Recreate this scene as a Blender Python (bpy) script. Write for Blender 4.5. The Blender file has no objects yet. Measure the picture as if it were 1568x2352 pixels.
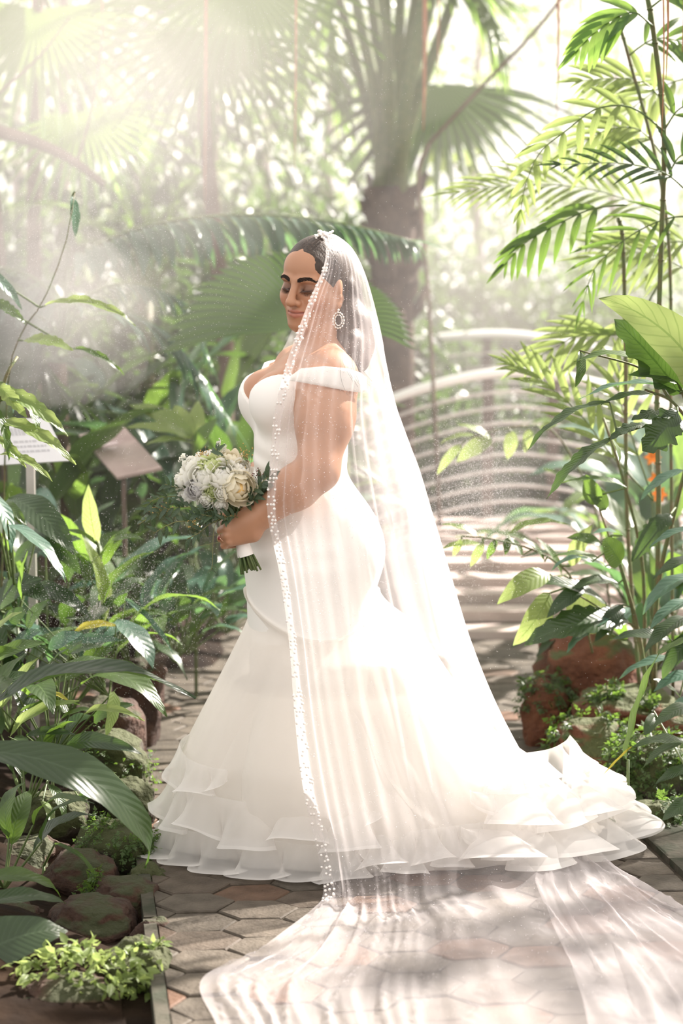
import bpy, bmesh, math, random
import numpy as np
from mathutils import Vector, Matrix, Euler
from mathutils.bvhtree import BVHTree

SC = bpy.context.scene
COL = SC.collection
PI = math.pi

# ------------------------------------------------------------------ camera
EYE = 1.57          # camera height, m
DIST = 5.54         # camera to the bride
FPX = 4573.0        # focal length in pixels of the 1568 x 2352 frame
CX, CY = 784.0, 1176.0
HORIZON = 662.0
PITCH = math.atan((CY - HORIZON) / FPX)
cam_d = bpy.data.cameras.new('camera')
cam = bpy.data.objects.new('camera', cam_d)
COL.objects.link(cam)
cam.location = (0, -DIST, EYE)
cam.rotation_euler = (PI / 2 - PITCH, 0, 0)
cam_d.sensor_fit = 'VERTICAL'
cam_d.sensor_height = 36.0
cam_d.sensor_width = 24.0
cam_d.lens = FPX / 2352.0 * 36.0
cam_d.clip_start = 0.05
cam_d.clip_end = 200
cam_d.dof.use_dof = True
cam_d.dof.focus_distance = DIST - 0.15
cam_d.dof.aperture_fstop = 2.2
SC.camera = cam
CAMP = Vector(cam.location)
_cp, _sp = math.cos(PITCH), math.sin(PITCH)


def ray(px, py):
    a, b = (px - CX) / FPX, (py - CY) / FPX
    return Vector((a, _cp - b * _sp, -_sp - b * _cp))   # forward component first along +Y


def at(px, py, y):
    """World point where the sight line of a photograph pixel meets the upright plane at depth y."""
    d = ray(px, py)
    return CAMP + d * ((y + DIST) / d.y)


def atz(px, py, z=0.0):
    """World point where the sight line of a photograph pixel meets the level plane at height z."""
    d = ray(px, py)
    return CAMP + d * ((z - EYE) / d.z)


# ------------------------------------------------------------------ sky, sun, exposure
world = bpy.data.worlds.new('sky')
SC.world = world
world.use_nodes = True
wn = world.node_tree.nodes
wl = world.node_tree.links
wbg = wn['Background']
wbg.inputs['Color'].default_value = (1.0, 0.952, 0.912, 1)
wbg.inputs['Strength'].default_value = 1.24

SUN_DIR = Vector((0.60, 0.55, 0.62)).normalized()    # towards the sun: behind the bride and to her back
sun_d = bpy.data.lights.new('sun', 'SUN')
sun_d.energy = 19.0
sun_d.color = (1.0, 0.91, 0.83)
sun_d.angle = math.radians(1.2)
sun = bpy.data.objects.new('sun', sun_d)
COL.objects.link(sun)
sun.rotation_euler = SUN_DIR.to_track_quat('Z', 'Y').to_euler()
sun.location = SUN_DIR * 20

SC.view_settings.view_transform = 'Standard'
SC.view_settings.look = 'None'
SC.view_settings.gamma = 1.0
SC.view_settings.use_curve_mapping = False
SC.view_settings.exposure = 0.27
cy = SC.cycles
cy.max_bounces = 9
cy.diffuse_bounces = 6
cy.glossy_bounces = 2
cy.transmission_bounces = 4
cy.transparent_max_bounces = 14
cy.volume_bounces = 0
cy.sample_clamp_indirect = 6.0
cy.caustics_reflective = False
cy.caustics_refractive = False

# ------------------------------------------------------------------ helpers
rng = random.Random(7)
nrng = np.random.default_rng(11)


def mesh_np(name, V, F, mats=(), smooth=True, uv=None, col=None, fm=None):
    """A mesh from numpy arrays; F is n x 3 or n x 4 (all one kind) or a list of lists."""
    me = bpy.data.meshes.new(name)
    V = np.asarray(V, dtype=np.float32)
    if isinstance(F, np.ndarray):
        n, k = F.shape
        me.vertices.add(len(V))
        me.vertices.foreach_set('co', V.ravel())
        me.loops.add(n * k)
        me.loops.foreach_set('vertex_index', F.astype(np.int32).ravel())
        me.polygons.add(n)
        me.polygons.foreach_set('loop_start', np.arange(0, n * k, k, dtype=np.int32))
        me.polygons.foreach_set('loop_total', np.full(n, k, dtype=np.int32))
        me.update(calc_edges=True)
    else:
        me.from_pydata([tuple(v) for v in V], [], F)
        me.update()
    if smooth:
        me.polygons.foreach_set('use_smooth', np.ones(len(me.polygons), dtype=bool))
    for m in mats:
        me.materials.append(m)
    if fm is not None:
        me.polygons.foreach_set('material_index', np.asarray(fm, dtype=np.int32))
    li = None
    if uv is not None:
        li = np.empty(len(me.loops), dtype=np.int32)
        me.loops.foreach_get('vertex_index', li)
        lay = me.uv_layers.new(name='uv')
        lay.data.foreach_set('uv', np.asarray(uv, dtype=np.float32)[li].ravel())
    if col is not None:
        at_ = me.color_attributes.new('tint', 'FLOAT_COLOR', 'POINT')
        c = np.ones((len(V), 4), dtype=np.float32)
        c[:, :3] = col
        at_.data.foreach_set('color', c.ravel())
    me.validate()
    return me


def link(name, me, parent=None, loc=None, M=None):
    o = bpy.data.objects.new(name, me)
    COL.objects.link(o)
    if parent is not None:
        o.parent = parent
    if M is not None:
        o.matrix_basis = M
    elif loc is not None:
        o.location = loc
    return o


def tag(o, label=None, cat=None, group=None, kind=None):
    if label:
        o['label'] = label
    if cat:
        o['category'] = cat
    if group:
        o['group'] = group
    if kind:
        o['kind'] = kind
    return o


def thing(name, loc, label, cat, group=None, kind=None):
    o = bpy.data.objects.new(name, None)
    o.empty_display_size = 0.1
    COL.objects.link(o)
    o.location = loc
    return tag(o, label, cat, group, kind)


def grid_faces(n, m, wrap=False):
    """Quads of an n x m vertex grid (row-major); wrap closes the m direction."""
    i = np.arange(n - 1)[:, None]
    j = np.arange(m if wrap else m - 1)[None, :]
    j2 = (j + 1) % m
    a, b = i * m + j, i * m + j2
    return np.stack([a, b, b + m, a + m], axis=-1).reshape(-1, 4)


class MB:
    """Collects shapes into one mesh."""
    def __init__(self):
        self.v, self.f, self.n, self.m = [], [], 0, []

    def add(self, V, F, mi=0):
        V = np.asarray(V, dtype=float)
        for f in F:
            self.f.append([int(i) + self.n for i in f])
            self.m.append(mi)
        self.v.append(V)
        self.n += len(V)
        return self

    def tube(self, pts, r, k=6, mi=0, cap=True):
        pts = [Vector(p) for p in pts]
        n = len(pts)
        rs = r if hasattr(r, '__len__') else [r] * n
        V = []
        up = Vector((0.3, 0.2, 1))
        for i, p in enumerate(pts):
            t = (pts[min(i + 1, n - 1)] - pts[max(i - 1, 0)]).normalized()
            if i == 0:
                a = t.orthogonal().normalized()
            else:
                a = (a - t * a.dot(t)).normalized()
            b = t.cross(a)
            for q in range(k):
                g = 2 * PI * q / k
                V.append(p + (a * math.cos(g) + b * math.sin(g)) * rs[i])
        F = [list(f) for f in grid_faces(n, k, True)]
        if cap:
            F.append(list(range(k))[::-1])
            F.append([(n - 1) * k + q for q in range(k)])
        return self.add(V, F, mi)

    def box(self, c, s, R=None, mi=0):
        V = np.array([(x, y, z) for x in (-.5, .5) for y in (-.5, .5) for z in (-.5, .5)]) * np.array(s)
        if R is not None:
            V = V @ np.array(R).T
        V = V + np.array(c)
        return self.add(V, [(0, 1, 3, 2), (4, 6, 7, 5), (0, 4, 5, 1), (2, 3, 7, 6), (0, 2, 6, 4), (1, 5, 7, 3)], mi)

    def mesh(self, name, mats, smooth=True):
        return mesh_np(name, np.concatenate(self.v), self.f, mats, smooth, fm=self.m)

    def build(self, name, mats, parent=None, smooth=True, loc=None):
        return link(name, self.mesh(name, mats if isinstance(mats, (list, tuple)) else [mats], smooth), parent, loc)


def catmull(P, n):
    """n points on a Catmull-Rom curve through the rows of P."""
    P = np.asarray(P, dtype=float)
    k = len(P)
    t = np.linspace(0, k - 1, n)
    i = np.minimum(t.astype(int), k - 2)
    u = (t - i)[:, None]
    g = lambda j: P[np.clip(j, 0, k - 1)]
    p0, p1, p2, p3 = g(i - 1), g(i), g(i + 1), g(i + 2)
    p0 = np.where((i == 0)[:, None], 2 * p1 - p2, p0)
    p3 = np.where((i == k - 2)[:, None], 2 * p2 - p1, p3)
    return 0.5 * ((2 * p1) + (-p0 + p2) * u + (2 * p0 - 5 * p1 + 4 * p2 - p3) * u ** 2 + (-p0 + 3 * p1 - 3 * p2 + p3) * u ** 3)


def ico(sub=2, r=1.0):
    bm = bmesh.new()
    bmesh.ops.create_icosphere(bm, subdivisions=sub, radius=r)
    V = np.array([v.co[:] for v in bm.verts])
    F = np.array([[v.index for v in f.verts] for f in bm.faces])
    bm.free()
    return V, F


def vnoise(P, freq, seed=0):
    """Cheap smooth value noise of points (n x 3) in -1..1."""
    P = np.asarray(P, dtype=float) * freq
    i = np.floor(P).astype(np.int64)
    f = P - i
    f = f * f * (3 - 2 * f)

    def h(a):
        q = (a[:, 0] * 374761393 + a[:, 1] * 668265263 + a[:, 2] * 2147483647 + seed * 974634771) & 0x7fffffff
        q = ((q ^ (q >> 13)) * 1274126177) & 0x7fffffff
        return ((q ^ (q >> 16)) & 0xffff) / 32767.5 - 1
    r = 0
    for dx in (0, 1):
        for dy in (0, 1):
            for dz in (0, 1):
                w = (f[:, 0] if dx else 1 - f[:, 0]) * (f[:, 1] if dy else 1 - f[:, 1]) * (f[:, 2] if dz else 1 - f[:, 2])
                r = r + w * h(i + np.array([dx, dy, dz]))
    return r


# ------------------------------------------------------------------ materials
def new_mat(name):
    m = bpy.data.materials.new(name)
    m.use_nodes = True
    nt = m.node_tree
    return m, nt, nt.nodes, nt.links, nt.nodes['Principled BSDF'], nt.nodes['Material Output']


def ramp(nodes, stops):
    r = nodes.new('ShaderNodeValToRGB')
    e = r.color_ramp.elements
    while len(e) < len(stops):
        e.new(0.5)
    for i, (p, c) in enumerate(stops):
        e[i].position = p
        e[i].color = (*c, 1)
    return r


def plain(name, color, rough=0.5, spec=0.5, metal=0.0, noise=None, bump=None, coord='Object', emit=None):
    """Principled material; noise = (scale, second colour), bump = (scale, strength)."""
    m, nt, n, l, p, out = new_mat(name)
    p.inputs['Base Color'].default_value = (*color, 1)
    p.inputs['Roughness'].default_value = rough
    p.inputs['Specular IOR Level'].default_value = spec
    p.inputs['Metallic'].default_value = metal
    tc = n.new('ShaderNodeTexCoord')
    if noise:
        t = n.new('ShaderNodeTexNoise')
        t.inputs['Scale'].default_value = noise[0]
        t.inputs['Detail'].default_value = 5
        l.new(tc.outputs[coord], t.inputs['Vector'])
        r = ramp(n, [(0.35, color), (0.65, noise[1])])
        l.new(t.outputs['Fac'], r.inputs['Fac'])
        l.new(r.outputs['Color'], p.inputs['Base Color'])
    if bump:
        t = n.new('ShaderNodeTexNoise')
        t.inputs['Scale'].default_value = bump[0]
        t.inputs['Detail'].default_value = 6
        l.new(tc.outputs[coord], t.inputs['Vector'])
        b = n.new('ShaderNodeBump')
        b.inputs['Strength'].default_value = bump[1]
        b.inputs['Distance'].default_value = 0.01
        l.new(t.outputs['Fac'], b.inputs['Height'])
        l.new(b.outputs['Normal'], p.inputs['Normal'])
    return m


def leaf_mat(name, dark, light, trans, rough=0.35, tfac=0.4, veins=14.0, vein_col=None, spec=0.5, vstr=0.35):
    """Leaf blade: glossy skin over a body that lets sunlight through; side veins and midrib from the uv map."""
    m, nt, n, l, p, out = new_mat(name)
    oi = n.new('ShaderNodeObjectInfo')
    uv = n.new('ShaderNodeUVMap')
    uv.uv_map = 'uv'
    sx = n.new('ShaderNodeSeparateXYZ')
    l.new(uv.outputs['UV'], sx.inputs['Vector'])

    def math_(op, a, b=None):
        q = n.new('ShaderNodeMath')
        q.operation = op
        for k, s in ((0, a), (1, b)):
            if s is None:
                continue
            if isinstance(s, (int, float)):
                q.inputs[k].default_value = s
            else:
                l.new(s, q.inputs[k])
        return q.outputs[0]
    across = math_('ABSOLUTE', math_('SUBTRACT', sx.outputs['Y'], 0.5))
    # side veins run forward from the midrib
    ph = math_('MULTIPLY', math_('SUBTRACT', sx.outputs['X'], math_('MULTIPLY', across, 0.35)), veins)
    saw = math_('ABSOLUTE', math_('SUBTRACT', math_('FRACT', ph), 0.5))
    vein = math_('LESS_THAN', saw, 0.09)
    mid = math_('LESS_THAN', across, 0.025)
    nz = n.new('ShaderNodeTexNoise')
    nz.inputs['Scale'].default_value = 9
    tc = n.new('ShaderNodeTexCoord')
    l.new(tc.outputs['Object'], nz.inputs['Vector'])
    mixf = math_('ADD', math_('MULTIPLY', oi.outputs['Random'], 0.75), math_('MULTIPLY', nz.outputs['Fac'], 0.3))
    r = ramp(n, [(0.1, dark), (0.95, light)])
    l.new(mixf, r.inputs['Fac'])
    vc = n.new('ShaderNodeMixRGB')
    vc.inputs['Color2'].default_value = (*(vein_col or tuple(min(1, c * 1.5 + 0.02) for c in light)), 1)
    l.new(math_('MULTIPLY', math_('MAXIMUM', mid, math_('MULTIPLY', vein, 0.5)), 0.6), vc.inputs['Fac'])
    l.new(r.outputs['Color'], vc.inputs['Color1'])
    l.new(vc.outputs['Color'], p.inputs['Base Color'])
    p.inputs['Roughness'].default_value = rough
    p.inputs['Specular IOR Level'].default_value = spec
    b = n.new('ShaderNodeBump')
    b.inputs['Strength'].default_value = vstr
    b.inputs['Distance'].default_value = 0.004
    l.new(saw, b.inputs['Height'])
    l.new(b.outputs['Normal'], p.inputs['Normal'])
    tr = n.new('ShaderNodeBsdfTranslucent')
    tv = n.new('ShaderNodeMixRGB')
    tv.blend_type = 'MULTIPLY'
    tv.inputs['Color1'].default_value = (*trans, 1)
    tv.inputs['Color2'].default_value = (0.45, 0.55, 0.35, 1)
    l.new(math_('MAXIMUM', mid, math_('MULTIPLY', vein, 0.55)), tv.inputs['Fac'])
    l.new(tv.outputs['Color'], tr.inputs['Color'])
    mx = n.new('ShaderNodeMixShader')
    mx.inputs['Fac'].default_value = tfac
    l.new(p.outputs['BSDF'], mx.inputs[1])
    l.new(tr.outputs['BSDF'], mx.inputs[2])
    l.new(mx.outputs['Shader'], out.inputs['Surface'])
    return m


def haze_mat(name, density, color=(1, 0.97, 0.94), g=0.35):
    m, nt, n, l, p, out = new_mat(name)
    n.remove(p)
    v = n.new('ShaderNodeVolumeScatter')
    v.inputs['Color'].default_value = (*color, 1)
    v.inputs['Density'].default_value = density
    v.inputs['Anisotropy'].default_value = g
    l.new(v.outputs['Volume'], out.inputs['Volume'])
    return m


def sheer_mat(name, color, body=0.25, edge=0.75, tl=0.5, edge_pow=0.5):
    """Net or organza: mostly open, thicker where the cloth turns edge-on; passes light through."""
    m, nt, n, l, p, out = new_mat(name)
    n.remove(p)
    d = n.new('ShaderNodeBsdfDiffuse')
    t = n.new('ShaderNodeBsdfTranslucent')
    for q in (d, t):
        q.inputs['Color'].default_value = (*color, 1)
    mx = n.new('ShaderNodeMixShader')
    mx.inputs['Fac'].default_value = tl
    l.new(d.outputs['BSDF'], mx.inputs[1])
    l.new(t.outputs['BSDF'], mx.inputs[2])
    tp = n.new('ShaderNodeBsdfTransparent')
    lw = n.new('ShaderNodeLayerWeight')
    lw.inputs['Blend'].default_value = edge_pow
    mr = n.new('ShaderNodeMapRange')
    mr.inputs['To Min'].default_value = body
    mr.inputs['To Max'].default_value = edge
    l.new(lw.outputs['Facing'], mr.inputs['Value'])
    o = n.new('ShaderNodeMixShader')
    l.new(mr.outputs['Result'], o.inputs['Fac'])
    l.new(tp.outputs['BSDF'], o.inputs[1])
    l.new(mx.outputs['Shader'], o.inputs[2])
    l.new(o.outputs['Shader'], out.inputs['Surface'])
    return m

# ================================================================== setting
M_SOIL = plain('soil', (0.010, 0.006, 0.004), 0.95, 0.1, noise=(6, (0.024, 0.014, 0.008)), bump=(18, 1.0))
M_GROUT = plain('joint_sand', (0.045, 0.037, 0.03), 0.95, 0.15, noise=(20, (0.085, 0.07, 0.052)))
M_KERB = plain('kerb_concrete', (0.075, 0.066, 0.05), 0.85, 0.25, noise=(14, (0.03, 0.034, 0.02)), bump=(60, 0.4))


def paver_mat():
    m, nt, n, l, p, out = new_mat('paver_stone')
    oi = n.new('ShaderNodeObjectInfo')
    tc = n.new('ShaderNodeTexCoord')
    r = ramp(n, [(0.0, (0.075, 0.065, 0.052)), (0.62, (0.105, 0.09, 0.072)), (0.84, (0.085, 0.068, 0.053)), (0.9, (0.125, 0.072, 0.046)), (1.0, (0.145, 0.085, 0.058))])
    l.new(oi.outputs['Random'], r.inputs['Fac'])
    t = n.new('ShaderNodeTexNoise')
    t.inputs['Scale'].default_value = 14
    t.inputs['Detail'].default_value = 8
    l.new(tc.outputs['Object'], t.inputs['Vector'])
    g = ramp(n, [(0.3, (0.50, 0.47, 0.43)), (0.7, (1.15, 1.12, 1.08))])
    l.new(t.outputs['Fac'], g.inputs['Fac'])
    mx = n.new('ShaderNodeMixRGB')
    mx.blend_type = 'MULTIPLY'
    mx.inputs['Fac'].default_value = 1
    l.new(r.outputs['Color'], mx.inputs['Color1'])
    l.new(g.outputs['Color'], mx.inputs['Color2'])
    l.new(mx.outputs['Color'], p.inputs['Base Color'])
    p.inputs['Roughness'].default_value = 0.7
    p.inputs['Specular IOR Level'].default_value = 0.25
    b = n.new('ShaderNodeBump')
    b.inputs['Strength'].default_value = 0.6
    b.inputs['Distance'].default_value = 0.006
    t2 = n.new('ShaderNodeTexNoise')
    t2.inputs['Scale'].default_value = 90
    t2.inputs['Detail'].default_value = 5
    l.new(tc.outputs['Object'], t2.inputs['Vector'])
    l.new(t2.outputs['Fac'], b.inputs['Height'])
    l.new(b.outputs['Normal'], p.inputs['Normal'])
    return m


M_PAVER = paver_mat()

# path frame: along runs away from the camera and a little left, across runs to the right
ALONG = Vector((-0.135, 1, 0)).normalized()
ACROSS = Vector((ALONG.y, -ALONG.x, 0))
PL = atz(345, 2000)           # a point on the left edge of the paving
PR = atz(1454, 1915)          # a point on the right edge
PW = (PR - PL).dot(ACROSS)


def pathpt(a, c, z=0.0):
    """a metres along and c metres across, from the left edge beside the bride."""
    p = PL + ALONG * a + ACROSS * c
    return Vector((p.x, p.y, z))


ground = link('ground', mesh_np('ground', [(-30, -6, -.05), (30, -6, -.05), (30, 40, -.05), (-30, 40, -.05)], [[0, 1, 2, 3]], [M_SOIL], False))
tag(ground, kind='structure')
# joint bed under the pavers; the paving opens out into a little square behind the bride
pts = [pathpt(-2.2, -.028), pathpt(-2.2, PW + .06), pathpt(1.5, PW + .06), pathpt(2.0, 2.6), pathpt(4.2, 3.4), pathpt(4.2, -.6), pathpt(2.2, -.9), pathpt(1.7, -.028)]
V = [(p.x, p.y, -.0055) for p in pts] + [(p.x, p.y, -.08) for p in pts]
k = len(pts)
path = link('path', mesh_np('path', V, [list(range(k))] + [[i, i + k, (i + 1) % k + k, (i + 1) % k] for i in range(k)], [M_GROUT], False))
tag(path, kind='structure')


def paver_mesh(seed):
    r = random.Random(seed)
    R = 0.0985
    ang = [PI / 3 * i for i in range(6)]
    jit = [(r.uniform(-.004, .004), r.uniform(-.004, .004)) for _ in ang]
    V = []
    for rad, z in ((R - .0055, 0.0), (R - .0015, -.003), (R - .001, -.045)):
        for a, j in zip(ang, jit):
            V.append((math.cos(a) * rad * 1.05 + j[0], math.sin(a) * rad * .86 + j[1], z + (r.uniform(-.0015, .0015) if z == 0 else 0)))
    V.append((0, 0, r.uniform(-.001, .001)))
    F = [[i, (i + 1) % 6, 18] for i in range(6)]
    for b in (0, 6):
        F += [[b + i, b + 6 + i, b + 6 + (i + 1) % 6, b + (i + 1) % 6] for i in range(6)]
    return V, F


PAV = [paver_mesh(s) for s in range(5)]
PAVM = [mesh_np('paver', v, f, [M_PAVER], False) for v, f in PAV]
spots = []
pitch_c, pitch_a = 0.0985 * 1.05 * 1.5 + .002, 0.0985 * .86 * math.sqrt(3) + .003
for ic in range(-6, 26):
    for ia in range(-17, 29):
        c = ic * pitch_c + .10
        a = (ia + (0.5 if ic % 2 else 0)) * pitch_a
        if a < 1.6:
            ok = -.06 < c < PW + .06
        elif a < 2.0:
            ok = -.05 < c < PW + (a - 1.6) * 3
        else:
            ok = -.7 < c < 2.4 + (a - 2) * .35 and a < 4.1
        if not ok:
            continue
        p = pathpt(a, c)
        d = p - CAMP
        fy = d.y * _cp - d.z * _sp
        px = CX + FPX * d.x / fy
        py = CY - FPX * (d.y * _sp + d.z * _cp) / fy
        if -90 < px < 1660 and py < 2460:
            hid = 420 < px < 1000 and 1240 < py < 1880        # wholly behind the gown
            spots.append((d.length + (50 if hid else 0), p))
spots.sort(key=lambda s: s[0])
RZ = math.atan2(ACROSS.y, ACROSS.x)
far = MB()
for i, (dist, p) in enumerate(spots):
    r = rng.random
    z = rng.uniform(-.003, .003)
    if i < 290:
        cc = (p - PL).dot(ACROSS)
        cut = None
        if (p - PL).dot(ALONG) < 1.55:
            cut = (-cc, 1) if cc < .11 else (PW - cc, -1) if cc > PW - .11 else None
        me = PAVM[i % 5]
        if cut:                                     # stones cut flush to the edging
            bm = bmesh.new()
            bm.from_mesh(me)
            r_ = bmesh.ops.bisect_plane(bm, geom=bm.verts[:] + bm.edges[:] + bm.faces[:], plane_co=(cut[0] + .002 * cut[1], 0, 0), plane_no=(-cut[1], 0, 0), clear_outer=True)
            bmesh.ops.holes_fill(bm, edges=[e for e in bm.edges if e.is_boundary and abs(e.verts[0].co.x - cut[0]) < .01 and abs(e.verts[1].co.x - cut[0]) < .01])
            if len(bm.faces) < 4:
                bm.free()
                continue
            me = me.copy()
            bm.to_mesh(me)
            bm.free()
        o = link('paver', me, path)
        o.location = (p.x, p.y, z)
        o.rotation_euler = (rng.uniform(-.012, .012), rng.uniform(-.012, .012), RZ + (0 if cut else rng.choice((0, PI))))
    else:
        v, f = PAV[i % 5]
        R = np.array(Matrix.Rotation(RZ, 3, 'Z'))
        far.add(np.array(v) @ R.T + np.array((p.x, p.y, z)), f)
if far.n:
    tag(far.build('far_pavers', M_PAVER, path, False), kind='stuff')

# edging: a thin concrete strip of short lengths on the left, broad blocks on the right
kl = tag(thing('trim_1', pathpt(-1, -.06), None, None), kind='structure')
for i in range(7):
    m = MB().box((0, 0, 0), (.032, .62, .10))
    o = m.build('kerb_stone', M_KERB, kl, False)
    o.matrix_basis = Matrix.Translation(pathpt(-2.0 + i * .63, -.018, -.042 + rng.uniform(-.004, .004)) - kl.location) @ Matrix.Rotation(RZ + rng.uniform(-.01, .01), 4, 'Z')
kr = tag(thing('trim_2', pathpt(-1, PW + .12), None, None), kind='structure')
for i in range(9):
    m = MB().box((0, 0, 0), (.20, .385, .10))
    o = m.build('kerb_stone', M_KERB, kr, False)
    o.matrix_basis = Matrix.Translation(pathpt(-1.9 + i * .395, PW + .115, -.032 + rng.uniform(-.006, .006)) - kr.location) @ Matrix.Rotation(RZ + rng.uniform(-.015, .015), 4, 'Z')


def bed(name, side, c0, wid, a0, a1, rise, seed):
    """A planting bed: soil that climbs away from the path."""
    n, m = 40, 26
    V = []
    for i in range(n):
        for j in range(m):
            a = a0 + (a1 - a0) * i / (n - 1)
            u = j / (m - 1)
            p = pathpt(a, c0 + side * wid * u)
            V.append((p.x, p.y, -.06 + rise * min(1, u * 3.2) ** .7))
    V = np.array(V)
    V[:, 2] += .035 * vnoise(V, 5, seed) + .05 * vnoise(V, 2, seed + 1)
    F = grid_faces(n, m)
    if side < 0:
        F = F[:, ::-1]
    return tag(link(name, mesh_np(name, V, F, [M_SOIL])), kind='structure')


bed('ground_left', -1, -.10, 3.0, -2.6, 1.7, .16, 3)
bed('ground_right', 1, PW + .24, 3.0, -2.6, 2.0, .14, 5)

# far bed at the back left, beyond the little square
n, m = 30, 30
V = []
for i in range(n):
    for j in range(m):
        u, v = i / (n - 1), j / (m - 1)
        p = pathpt(2.75 + u * 5, .55 - v * 6)
        V.append((p.x, p.y, -.06 + .38 * min(1, u * 4) ** .6 * min(1, v * 6 + .2)))
V = np.array(V)
V[:, 2] += .05 * vnoise(V, 3, 9)
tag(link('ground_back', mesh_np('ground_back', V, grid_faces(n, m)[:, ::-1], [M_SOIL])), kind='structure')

# ------------------------------------------------------------------ footbridge
M_STEEL = plain('white_steel', (0.86, 0.85, 0.83), 0.28, 0.6, 0.25)
M_BAR = plain('grey_steel', (0.58, 0.54, 0.52), 0.35, 0.5, 0.3)
M_POST = plain('brown_post', (0.10, 0.075, 0.06), 0.5, 0.4, noise=(12, (0.14, 0.10, 0.08)))
M_PLANK = plain('weathered_plank', (0.43, 0.34, 0.31), 0.6, 0.35, noise=(7, (0.52, 0.43, 0.40)), bump=(40, 0.3))
b0 = atz(1160, 1470)
bridge = thing('footbridge', b0, 'arched footbridge with white steel handrails and plank deck behind the bride', 'bridge')


def bar_curve(px, Y, n=28):
    return [at(q[0], q[1], Y) - b0 for q in catmull(px, n)]


near_px = np.array([(800, 965), (905, 915), (1000, 884), (1100, 862), (1200, 855), (1330, 872), (1480, 915), (1640, 985)], float)
far_px = np.array([(800, 832), (905, 795), (1000, 778), (1130, 768), (1230, 775), (1360, 800), (1500, 845)], float)
for pxs, Y, r, off, nb, posts in ((near_px, 5.4, .0265, 36, 9, (930, 1122, 1272, 1440)), (far_px, 7.2, .029, 33, 5, (955, 1118, 1290))):
    c = bar_curve(pxs, Y)
    MB().tube(c, r, 10).build('handrail', M_STEEL, bridge)
    for k in range(nb):
        q = pxs + np.array((0, 44 + off * k))
        MB().tube(bar_curve(q, Y), .0105, 6).build('rail', M_BAR, bridge)
    for x in posts:
        yy = float(np.interp(x, pxs[:, 0], pxs[:, 1]))
        top = at(x, yy + 4, Y) - b0
        MB().box((top.x, top.y + .03, (top.z + .1) / 2), (.06, .045, top.z - .1)).build('post', M_POST, bridge, False)
for i in range(9):
    y = b0.y + .12 + i * .245
    zz = .012 + .27 * math.sin(min(1, i / 9) * PI / 2)
    x0 = atz(1062, 1470).x - .1
    o = MB().box((0, 0, 0), (3.4, .19, .05)).build('plank', M_PLANK, bridge, False)
    o.location = Vector((x0 + 1.7 + rng.uniform(-.02, .02), y, zz + rng.uniform(-.003, .003))) - b0
    if i % 6 == 0:
        MB().box((x0 + 1.7 - b0.x, y + .12 - b0.y, zz - .07), (3.3, .06, .08)).build('joist', M_POST, bridge, False)

# ================================================================== plants
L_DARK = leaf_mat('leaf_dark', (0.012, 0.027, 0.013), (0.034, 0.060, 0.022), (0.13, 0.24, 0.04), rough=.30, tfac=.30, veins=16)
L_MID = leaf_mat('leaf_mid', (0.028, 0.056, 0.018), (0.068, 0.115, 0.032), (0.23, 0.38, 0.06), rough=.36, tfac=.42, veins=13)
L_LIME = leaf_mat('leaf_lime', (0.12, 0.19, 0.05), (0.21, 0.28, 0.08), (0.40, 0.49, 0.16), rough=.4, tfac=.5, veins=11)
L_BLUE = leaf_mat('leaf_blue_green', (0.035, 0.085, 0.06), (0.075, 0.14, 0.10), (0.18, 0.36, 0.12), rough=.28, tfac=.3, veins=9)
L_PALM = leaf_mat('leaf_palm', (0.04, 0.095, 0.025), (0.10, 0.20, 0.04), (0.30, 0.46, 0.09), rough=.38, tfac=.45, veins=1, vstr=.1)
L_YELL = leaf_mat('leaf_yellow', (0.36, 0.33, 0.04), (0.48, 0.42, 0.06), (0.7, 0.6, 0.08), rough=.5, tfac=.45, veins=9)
M_STALK = plain('green_stalk', (0.07, 0.12, 0.035), 0.5, 0.4, noise=(30, (0.12, 0.15, 0.05)))
M_CANE = plain('brown_cane', (0.13, 0.10, 0.05), 0.6, 0.3, noise=(25, (0.09, 0.13, 0.045)), bump=(60, .4))
M_BARK = plain('palm_bark', (0.10, 0.07, 0.05), 0.9, 0.2, noise=(9, (0.19, 0.14, 0.11)), bump=(22, 1.0))
M_TRUNK = plain('fibrous_trunk', (0.035, 0.023, 0.017), 0.95, 0.15, noise=(14, (0.085, 0.058, 0.042)), bump=(26, 1.0))
M_ROOT = plain('aerial_root', (0.42, 0.20, 0.11), 0.8, 0.2, noise=(40, (0.30, 0.14, 0.08)))
L_FAN = leaf_mat('leaf_fan', (0.04, 0.075, 0.03), (0.075, 0.12, 0.045), (0.10, 0.17, 0.05), rough=.45, tfac=.22, veins=1, vstr=.1)
MATS = dict(f=L_FAN, d=L_DARK, m=L_MID, l=L_LIME, b=L_BLUE, p=L_PALM, y=L_YELL)


def lshape(kind, t):
    t = np.asarray(t)
    if kind == 'lance':
        w = np.sin(PI * np.clip(t, 0, 1) ** .75) ** .85
    elif kind == 'ovate':
        w = np.sin(PI * np.clip(t, 0, 1) ** .60) ** .8
    elif kind == 'obov':
        w = np.sin(PI * np.clip(t, 0, 1) ** 1.15) ** .75
    elif kind == 'strap':
        w = np.minimum(1, np.minimum(t * 7 + .35, (1 - t) * 3.2)) ** .8
    elif kind == 'tooth':
        w = np.sin(PI * np.clip(t, 0, 1) ** .8) ** .8 * (1 + .13 * np.sin(t * 46))
    elif kind == 'lobe':
        w = np.sin(PI * np.clip(t, 0, 1) ** .9) ** .7 * (1 + .22 * np.sin(t * 30))
    elif kind == 'round':
        w = np.sin(PI * np.clip(t, 0, 1) ** .8) ** .55
    else:
        w = np.sin(PI * t)
    return np.maximum(w, 0.012)


_leafcache = {}


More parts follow.
